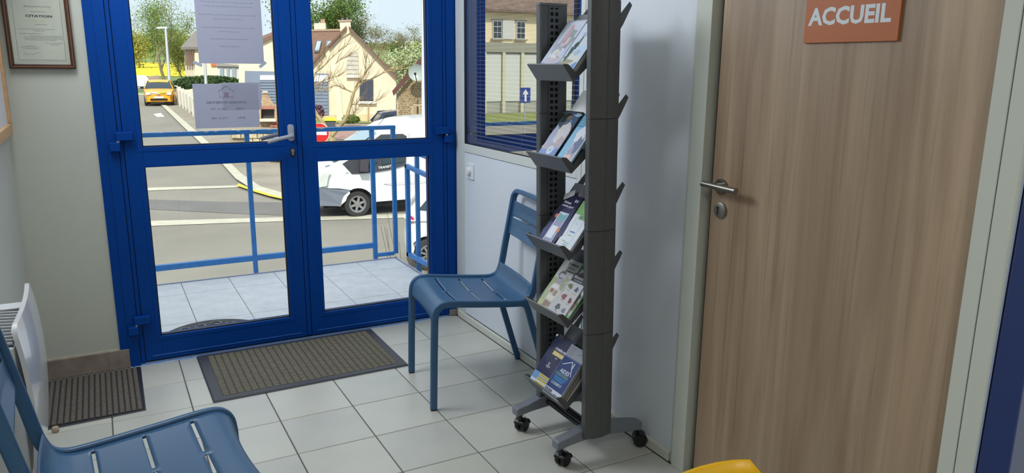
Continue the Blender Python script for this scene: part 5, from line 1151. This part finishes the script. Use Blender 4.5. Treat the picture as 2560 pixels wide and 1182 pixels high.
# white concrete fence with posts along the side street
fe = tag(empty('concrete_fence', tuple(gp(470, 280))), 'white concrete post fence along the side street', 'fence')
FEW = mat('white_concrete', (222, 218, 202), .9, ns=2, nv=.06)
def spans(u): return gp(u, 238+(u-432)*.95)
pl_ = [gp(444, 262), gp(452, 267), gp(460, 272), gp(468, 276), gp(476, 283), gp(486, 292), gp(505, 308)]
for i, p in enumerate(pl_):
    build('post', MB().box(p.x-.09, p.x+.09, p.y-.09, p.y+.09, g(p.y), g(p.y)+1.15), FEW, fe, bevel=.01)
    if i < len(pl_)-1:
        q_ = pl_[i+1]; n_ = (q_-p).normalized(); build('panel', MB().frus([Vector((a.x+sx*.04, a.y, g(a.y)+.15)) for a, sx in ((p, -1), (q_, -1), (q_, 1), (p, 1))], [Vector((a.x+sx*.04, a.y, g(a.y)+.95)) for a, sx in ((p, -1), (q_, -1), (q_, 1), (p, 1))]), FEW, fe)
gw_ = tag(build('boundary_wall', wallq('x', [(428, 232), (428, 243), (520, 290), (520, 210), (445, 226)], 60, .3, CREAM2, None).data and MB(), CREAM2) if False else empty('boundary_wall', tuple(at(470, 240, 58))), 'low cream wall running behind the concrete fence', 'wall')
wallq('wall', [(430, 268), (430, 232), (492, 220), (560, 214), (560, 260)], 47, .3, CREAM2, gw_)
# white garage and caravan-like block at the end of the street
ga = house('white_garage', 362, 240, 66, 'small white building at the far end of the side street')
wallq('wall', [(330, 245), (330, 193), (343, 189), (365, 190), (371, 196), (371, 245)], 66, 4, mat('garage_white', (236, 238, 236), .8), ga); wallq('shutter', [(342, 216), (342, 202), (362, 202), (362, 216)], 65.9, .1, mat('pale_blue_shutter', (206, 214, 226), .6), ga)
wallq('lean_to', [(371, 245), (371, 192), (397, 189), (399, 245)], 68, 3, mat('taupe_cladding', (160, 142, 130), .9), ga); wallq('front_wall', [(330, 262), (330, 234), (366, 234), (366, 262)], 58, .3, CREAM2, ga)
for k in range(3): wallq('gate_rail', [(344, 218+k*5), (344, 216+k*5), (366, 216+k*5), (366, 218+k*5)], 57.8, .05, mat('gate_dark', (84, 84, 90), .6), ga)
# street lamps
for (u, vb, vt, D, tl, lab) in ((418, 240, 70, 50, -22, 'tall grey street lamp standing beside the yellow car'),):
    t_ = tag(empty('street_lamp', tuple(at(u+6, vb, D))), lab, 'street lamp')
    build('column', MB().tube([at(u+8, vb-4, D), at(u-4, vt+2, D)], .09, 10, scale=[1.2, .8]), mat('galvanised_column', (190, 194, 196), .5, .3), t_, smooth=True)
    p = at(u-6, vt, D); build('lantern', MB().frus([p+Vector((-.55, -.1, -.05)), p+Vector((.15, -.1, -.03)), p+Vector((.15, .12, -.03)), p+Vector((-.55, .12, -.05))], [p+Vector((-.45, -.06, .06)), p+Vector((.15, -.06, .09)), p+Vector((.15, .08, .09)), p+Vector((-.45, .08, .06))]), mat('lantern_grey', (200, 206, 210), .4), t_)
t_ = tag(build('pole', MB().tube([at(517, 250, 44), at(511, 130, 44), at(508, -10, 44)], .085, 10, scale=[1.1, .9, .7]), mat('galvanised_column', (190, 194, 196), .5, .3), smooth=True), 'pale grey lamp column seen between the two notices', 'pole')
# signs
ns = tag(empty('no_entry_sign', tuple(at(800, 333, 22))), 'round red no-entry sign with white bar behind the balcony rail', 'sign')
c_ = at(798, 333, 22); dv = Vector((-CR[2][0], -CR[2][1], 0)).normalized(); Mx = Matrix.Translation(c_) @ Matrix(((dv.y*-1, 0, dv.x, 0), (dv.x, 0, dv.y, 0), (0, 1, 0, 0), (0, 0, 0, 1)))
def face_m(c, d): 
    r_ = Vector((0, 0, 1)).cross(d).normalized(); return Matrix.Translation(c) @ Matrix(((r_.x, 0, d.x, 0), (r_.y, 0, d.y, 0), (0, 1, 0, 0), (0, 0, 0, 1)))
Mx = face_m(c_, dv)
build('sign_plate', MB().lathe([(.0001, 0), (.30, 0), (.30, .015), (.0001, .015)], (0, 0, -.02), 'z', 36).xf(Mx), mat('sign_red', (214, 40, 36), .4), ns)
build('white_bar', MB().box(-.22, .22, -.05, .05, -.004, .001).xf(Mx), mat('sign_white', (236, 236, 236), .4), ns)
build('rim', MB().lathe([(.285, -.004), (.30, -.004), (.30, .002), (.285, .002)], (0, 0, 0), 'z', 36, cap=False).xf(Mx), mat('sign_white', (236, 236, 236), .4), ns)
build('post', MB().tube([c_+Vector((.0, .05, .2)), Vector((c_.x, c_.y+.05, g(c_.y)))], .03, 8), mat('galvanised_column', (190, 194, 196), .5, .3), ns, smooth=True)
# wheelie bin
bn = gp(826, 322); bi = tag(empty('wheelie_bin', tuple(bn)), 'dark wheelie bin with yellow lid beside the young tree', 'bin'); D = (bn-CC).dot(Vector(CR[2]))
wallq('bin_body', [(815, 324), (811, 301), (840, 301), (836, 324)], D, .55, mat('bin_grey', (66, 72, 76), .6), bi); wallq('bin_lid', [(809, 302), (812, 296), (838, 296), (843, 302)], D-.05, .6, mat('bin_yellow', (232, 214, 50), .5), bi)
# ---- the beige building mirrored by the interior window ----
hR = tag(empty('beige_building', (-18, 38, -1.4)), 'long beige building with white casement windows, mirrored in the interior window', 'building')
BE = mat('beige_facade', (250, 232, 192), .9, ns=1.5, nv=.05); GB = mat('grey_band', (180, 182, 168), .9, ns=1, nv=.06); GP_ = mat('pale_pillar', (222, 216, 186), .9, ns=1, nv=.05)
build('wall', MB().box(-34, -9, 38, 46, 2.5, 4.62), BE, hR); build('base_wall', MB().box(-34, -9, 38, 46, -1.6, 2.5), GB, hR)
build('cornice', MB().box(-34, -9, 37.8, 38, 2.24, 2.80), mat('grey_cornice', (168, 166, 150), .9), hR)
build('roof_slope', MB().prism([(37.5, 4.56), (37.5, 4.7), (42, 9), (46.5, 4.7), (46.5, 4.56)], -34.5, -8.5, 'x'), mat('old_brown_roof', (150, 126, 110), .9, ns=3, c2=(112, 96, 86)), hR)
for x in [-30.5+1.3*k for k in range(17)]: build('pillar', MB().box(x-.10, x+.10, 37.82, 38, -1.4, 2.24), GP_, hR)
for k in range(16): build('wall_panel', MB().box(-30.5+1.3*k+.14, -30.5+1.3*k+1.16, 37.93, 38, -.7, 2.15), mat('panel_pale', (222, 224, 218), .8), hR)
def win(x, shut):
    f_ = build('window', MB().box(x-.30, x+.30, 37.92, 38, 3.03, 4.10), mat('white_window_frame', (232, 232, 226), .5), hR)
    for i in range(2):
        for j in range(3): build('pane', MB().box(x-.255+i*.275, x-.02+i*.275, 37.90, 37.95, 3.08+j*.335, 3.37+j*.335), PANE, f_)
    build('sill', MB().box(x-.42, x+.42, 37.8, 38, 2.95, 3.03), mat('grey_cornice', (168, 166, 150), .9), hR)
    build('lintel', MB().box(x-.40, x+.40, 37.9, 38, 4.10, 4.16), mat('grey_cornice', (168, 166, 150), .9), hR)
    for s in shut: build('shutter', MB().box(x+.34 if s > 0 else x-1.14, x+1.14 if s > 0 else x-.34, 37.88, 37.96, 3.02, 4.12), mat('white_shutter', (222, 222, 216), .7), hR)
for x, s in ((-18.38, (-1,)), (-20.0, ()), (-21.6, ()), (-24.5, (-1, 1)), (-28.5, (-1, 1)), (-14.2, (-1, 1))): win(x, s)
ow = tag(empty('one_way_sign', (-11.6, 20, -2)), 'blue one-way sign with white up arrow, mirrored in the interior window', 'sign')
Px, Py = -11.35, 22.; pz = .56
build('sign_plate', MB().box(Px-.22, Px+.22, Py-.02, Py, pz-.52, pz+.06), mat('sign_blue', (34, 66, 150), .4), ow)
build('arrow', MB().prism([(Px-.045, pz-.47), (Px+.045, pz-.47), (Px+.045, pz-.2), (Px+.14, pz-.2), (Px, pz), (Px-.14, pz-.2), (Px-.045, pz-.2)], Py-.03, Py-.021, 'y'), mat('sign_white', (236, 236, 236), .4), ow)
build('post', MB().tube([(Px, Py+.03, -2.2), (Px, Py+.03, pz+.05)], .03, 8), mat('galvanised_column', (190, 194, 196), .5, .3), ow, smooth=True)
rb = tag(empty('round_sign', (-12.7, 22.3, -1)), 'pale round back of a road sign, mirrored in the interior window', 'sign')
build('disc', MB().lathe([(.0001, 0), (.32, 0), (.32, .02), (.0001, .02)], (-12.55, 22.3, -1.15), 'y', 30), mat('sign_back', (206, 208, 200), .5), rb); build('post', MB().tube([(-12.55, 22.36, -2.2), (-12.55, 22.36, -1.0)], .03, 8), mat('galvanised_column', (190, 194, 196), .5, .3), rb, smooth=True)
build('cross_brace', MB().box(-12.8, -12.3, 22.27, 22.3, -1.17, -1.13), mat('brace_grey', (130, 130, 124), .5), rb)
# ---- trees ----
BARK = mat('grey_brown_bark', (150, 136, 110), .95, ns=8, nv=.15)
def leafm(n, c, c2): return mat(n, c, .7, ns=1.2, c2=c2)
def branches(base, d0, L0, r0, depth, rn, spread=.5, kids=(2, 3), shrink=.72, droop=0):
    segs = []; tips = []
    def rec(p, d, L, r, k):
        pts = [p]; dd_ = d.copy(); n = 4
        for i in range(n):
            dd_ = (dd_+Vector((rn.uniform(-1, 1), rn.uniform(-1, 1), rn.uniform(-1, 1)+droop))*.10).normalized(); pts.append(pts[-1]+dd_*L/n)
        segs.append((pts, r, k))
        if k == 0: tips.append(pts[-1]); return
        for _ in range(rn.randint(*kids)):
            ax_ = Vector((rn.uniform(-1, 1), rn.uniform(-1, 1), rn.uniform(-.3, .6))); nd = (dd_+ax_*spread).normalized()
            rec(pts[rn.choice((2, 3, 4)) if _ else 4], nd, L*shrink*rn.uniform(.8, 1.1), r*.62, k-1)
        tips.append(pts[2])
    rec(Vector(base), Vector(d0).normalized(), L0, r0, depth); return segs, tips
def tree(name, base, h, lab, leafmat, rn_seed, depth=5, nleaf=3000, lsize=.10, cloud=.5, spread=.6, trunk=.28, cat='tree', group=None, kids=(2, 3), r0=None, bark=None, droop=0, wd=None):
    rn = random.Random(rn_seed); t_ = tag(empty(name, tuple(base)), lab, cat, group)
    segs, tips = branches(base, (rn.uniform(-.1, .1), 0, 1), h*trunk, r0 or h*.022, depth, rn, spread, kids, droop=droop)
    B0 = Vector(base); hz = max(p.z for s_ in segs for p in s_[0])-B0.z; xs = sorted(p.x for s_ in segs for p in s_[0]); hx_ = xs[int(len(xs)*.985)]-xs[int(len(xs)*.015)]; kz = h*.96/hz; kx = (wd/hx_) if wd else min(kz, 1.3); cxm = (xs[int(len(xs)*.985)]+xs[int(len(xs)*.015)])/2-B0.x
    fx_ = lambda p: Vector((B0.x+(p.x-B0.x-cxm*min(1, (p.z-B0.z)/hz*2))*kx, B0.y+(p.y-B0.y)*kx, B0.z+(p.z-B0.z)*kz))
    segs = [([fx_(p) for p in s_[0]], s_[1], s_[2]) for s_ in segs]; tips = [fx_(p) for p in tips]
    mb = MB()
    for pts, r, k in segs: mb.tube(pts, max(r, .008), 5 if k > 1 else 3, scale=[1-.35*i/4 for i in range(5)])
    build('branches', mb, bark or BARK, t_)
    if nleaf:
        vs = []; fs = []
        for i in range(nleaf):
            c = rn.choice(tips)+Vector((rn.gauss(0, cloud), rn.gauss(0, cloud), rn.gauss(0, cloud))); s = lsize*rn.uniform(.6, 1.4)
            a = Vector((rn.uniform(-1, 1), rn.uniform(-1, 1), rn.uniform(-1, 1))).normalized()*s; b_ = Vector((rn.uniform(-1, 1), rn.uniform(-1, 1), rn.uniform(-1, 1))).cross(a).normalized()*s*.7
            n = len(vs); vs += [c-a, c+b_, c+a, c-b_]; fs.append((n, n+1, n+2, n+3))
        build('foliage', MB().add(vs, fs), leafmat, t_, kind='stuff')
    return t_
G1 = leafm('spring_green_leaves', (138, 160, 76), (104, 130, 56)); G2 = leafm('bright_green_leaves', (112, 142, 56), (84, 112, 44)); G3 = leafm('olive_leaves', (128, 132, 70), (100, 104, 58)); G4 = leafm('blossom_white_green', (214, 220, 180), (140, 156, 92)); G5 = leafm('hedge_green', (70, 98, 44), (50, 76, 36)); G6 = leafm('yellow_green', (168, 170, 80), (140, 140, 66))
def gb(x, y): return (x, y, g(y))
p = at(425, 200, 72); tree('tree', gb(p.x-.4, p.y), 8.0, 'tall airy tree with sparse spring leaves behind the street lamp', G1, 3, 6, 9000, .052, .55, .62, .27, kids=(2, 3), droop=.2, wd=4.6)
p = at(800, 120, 58); tree('tree', gb(p.x, p.y), 8.0, 'dense fresh green tree behind the gabled house chimney', G2, 12, 6, 15000, .075, .42, .62, .29, droop=.3, wd=5.4)
p = at(930, 120, 62); tree('tree', gb(p.x+.5, p.y), 7.3, 'large bare-branched tree to the right of the gable', G3, 21, 7, 3800, .038, .22, .5, .29, kids=(2, 3), droop=.9, r0=.09, wd=5.2)
p = at(985, 120, 64); tree('tree', gb(p.x+.9, p.y), 5.4, 'thin bare-branched tree rising behind the stone barn', G3, 29, 7, 1600, .035, .25, .55, .29, droop=.8, r0=.07, wd=3.4)
p = at(905, 120, 60); tree('tree', gb(p.x-.5, p.y), 6.2, 'olive leafed tree close behind the gable roof', G3, 33, 6, 7000, .05, .35, .55, .29, droop=.6, wd=2.6)
p = at(1012, 200, 52); tree('tree', gb(p.x, p.y), 3.2, 'white blossoming shrub tree beside the barn roof', G4, 5, 5, 6500, .07, .42, .7, .25)
p = at(1056, 180, 58); tree('tree', gb(p.x, p.y), 3.6, 'pale green shrubby tree behind the satellite dish', G1, 6, 5, 5200, .09, .45, .7, .25)
p = at(470, 200, 76); tree('tree', gb(p.x-.4, p.y), 4.6, 'olive brown bushy tree left of the shuttered house', G6, 41, 5, 11000, .06, .5, .7, .25)
p = at(640, 60, 60); tree('tree', gb(p.x+1, p.y), 6.2, 'bare twiggy tree above the flat garage roof', G3, 44, 6, 300, .06, .3, .6, .28)
for k, (u, v, D, h) in enumerate(((350, 180, 105, 3.6), (385, 178, 120, 4.6), (440, 175, 110, 4.0), (462, 178, 100, 3.6), (1000, 150, 150, 3.5), (1040, 150, 140, 3.5), (520, 178, 95, 3.8))):
    p = at(u, v, D); tree('tree', gb(p.x, p.y), h*1.15, 'distant rounded tree on the far side of the yellow field' if u < 600 else 'distant rounded tree on the hillside above the barn', (G6, G2, G3)[k % 3], 60+k, 4, 2600, .13, .6, .75, .22, group='distant trees beyond the yellow field' if u < 600 else 'distant trees on the hillside')
rn = random.Random(77); mb = MB(); vs = []; fs = []
for i in range(9000):
    u = rn.uniform(200, 1150); D = rn.uniform(330, 420); p = at(u, 130, D); z = g(p.y)+rn.uniform(-1, 2.2); c = Vector((p.x, p.y, z)); s = rn.uniform(.4, .9)
    a = Vector((rn.uniform(-1, 1), rn.uniform(-1, 1), rn.uniform(-1, 1))).normalized()*s; b_ = Vector((rn.uniform(-1, 1), rn.uniform(-1, 1), rn.uniform(-1, 1))).cross(a).normalized()*s
    n = len(vs); vs += [c-a, c+b_, c+a, c-b_]; fs.append((n, n+1, n+2, n+3))
tag(build('woodland', MB().add(vs, fs), G3), 'hazy belt of woodland along the far hilltop', 'woodland', kind='stuff')
for k, (u, D) in enumerate(((1012, 300), (1032, 310), (1052, 290), (376, 330))):
    p = at(u, 130, D); z = g(p.y)
    h_ = tag(empty('hill_house', (p.x, p.y, z)), 'tiny pale house far off on the hillside' , 'house', 'tiny houses on the far hillside')
    build('wall', MB().box(p.x-2.4, p.x+2.4, p.y, p.y+5, z, z+1.6), CREAM2, h_); build('roof', MB().prism([(p.y-.3, z+1.6), (p.y+2.5, z+2.8), (p.y+5.3, z+1.6)], p.x-2.6, p.x+2.6, 'x'), ROOFB, h_)
# young pruned tree in front of the driveway, hand-placed limbs
yt = tag(empty('young_tree', tuple(gp(828, 352))), 'young bare forked tree growing before the gabled house', 'tree')
D = 30.; lim = [[(838, 400), (832, 360), (826, 338)], [(826, 340), (808, 308), (788, 282), (776, 250), (776, 220), (790, 180)], [(828, 340), (845, 320), (866, 296), (876, 262), (885, 230)], [(885, 230), (905, 205), (935, 195), (965, 178), (985, 176)], [(885, 230), (890, 215), (908, 190), (930, 160), (945, 140)], [(885, 232), (860, 222), (838, 212), (815, 225)], [(776, 222), (800, 205), (825, 195), (845, 190)], [(788, 182), (810, 165), (838, 135), (868, 112)], [(780, 240), (800, 220), (822, 205)], [(876, 262), (895, 260), (920, 262), (945, 250)], [(905, 205), (912, 180), (916, 150)], [(790, 180), (800, 150), (812, 120)], [(838, 160), (850, 150), (870, 140)], [(776, 250), (765, 220), (750, 200)], [(866, 296), (880, 288), (890, 275)]]
W_ = [(.13, .12), (.10, .03), (.11, .06), (.045, .012), (.045, .012), (.03, .01), (.035, .012), (.035, .01), (.02, .01), (.02, .008), (.025, .008), (.02, .008), (.015, .008), (.02, .01), (.03, .015)]
mb = MB(); rn = random.Random(5); tw = []
for l, (ra, rb_) in zip(lim, W_):
    pts = [at(u, v, D+rn.uniform(-.15, .15)) for u, v in l]; pts = chaikin(pts, 1); n = len(pts)
    mb.tube(pts, 1., 6, scale=[ra+(rb_-ra)*i/(n-1) for i in range(n)], up=(0, 1, 0)); tw += [(pts[i], pts[min(i+1, n-1)]-pts[i-1]) for i in range(1, n)] if ra < .06 else []
build('limbs', mb, mat('pale_pruned_bark', (176, 158, 118), .9, ns=6, nv=.12), yt)
mb = MB()
for p, d_ in tw:
    for _ in range(3):
        d2 = (d_.normalized()+Vector((rn.uniform(-1, 1), rn.uniform(-1, 1), rn.uniform(-.2, 1)))*.7).normalized(); q1 = p+d2*rn.uniform(.25, .5); q2 = q1+(d2+Vector((rn.uniform(-.5, .5), 0, .3))).normalized()*rn.uniform(.2, .45); mb.tube([p, q1, q2], .009, 3, scale=[1, .8, .5])
build('twigs', mb, mat('twig_brown', (150, 128, 92), .9), yt, kind='stuff')
# hedge and small plants
def bush(name, c, rx, ry, rz, n, s, m, lab, cat='shrub', group=None, seed=1):
    rn = random.Random(seed); vs = []; fs = []
    for i in range(n):
        d_ = Vector((rn.gauss(0, 1), rn.gauss(0, 1), rn.gauss(0, 1))).normalized()*rn.uniform(.7, 1.05); p = Vector((c[0]+d_.x*rx, c[1]+d_.y*ry, c[2]+max(-.9, d_.z)*rz)); a = Vector((rn.uniform(-1, 1), rn.uniform(-1, 1), rn.uniform(-1, 1))).normalized()*s; b_ = Vector((rn.uniform(-1, 1), rn.uniform(-1, 1), rn.uniform(-1, 1))).cross(a).normalized()*s*.7
        k = len(vs); vs += [p-a, p+b_, p+a, p-b_]; fs.append((k, k+1, k+2, k+3))
    o = build(name, MB().add(vs, fs), m); return tag(o, lab, cat, group)
p = at(485, 208, 52); bush('hedge', (p.x+1.0, p.y, p.z-.05), 2.3, .8, .55, 5200, .075, G5, 'dark green clipped hedge above the cream boundary wall', 'hedge', seed=3)
p = at(796, 280, 37); bush('shrub', tuple(p), .28, .25, .35, 400, .06, mat('plum_leaves', (120, 78, 92), .8), 'small plum-coloured shrub beside the garage door', seed=4)
p = at(878, 298, 37.5); bush('shrub', tuple(p), .45, .3, .22, 700, .05, G2, 'low green tuft on the grass below the gable', seed=5)
rn = random.Random(9); gr_ = tag(empty('dry_weeds', (2.0, 1.8, -1)), 'thin dry weed stalks growing beside the balcony corner', 'weeds'); mb = MB()
for k in range(26):
    x, y = 1.78+rn.uniform(0, .5), 1.45+rn.uniform(0, .5); h = rn.uniform(.9, 1.45); dx = rn.uniform(-.16, .05); mb.tube([(x, y, -1.2), (x+dx*.3, y, -1.2+h*.6), (x+dx, y+.02, -1.2+h)], .0017, 3)
build('stalks', mb, mat('dry_stalk', (136, 120, 84), .9), gr_, kind='stuff')
struct(build('planter_ground', MB().box(1.668, 3.2, .24, 3.0, -2.3, -1.2), GRASS), 'raised grassy bed beside the balcony steps')
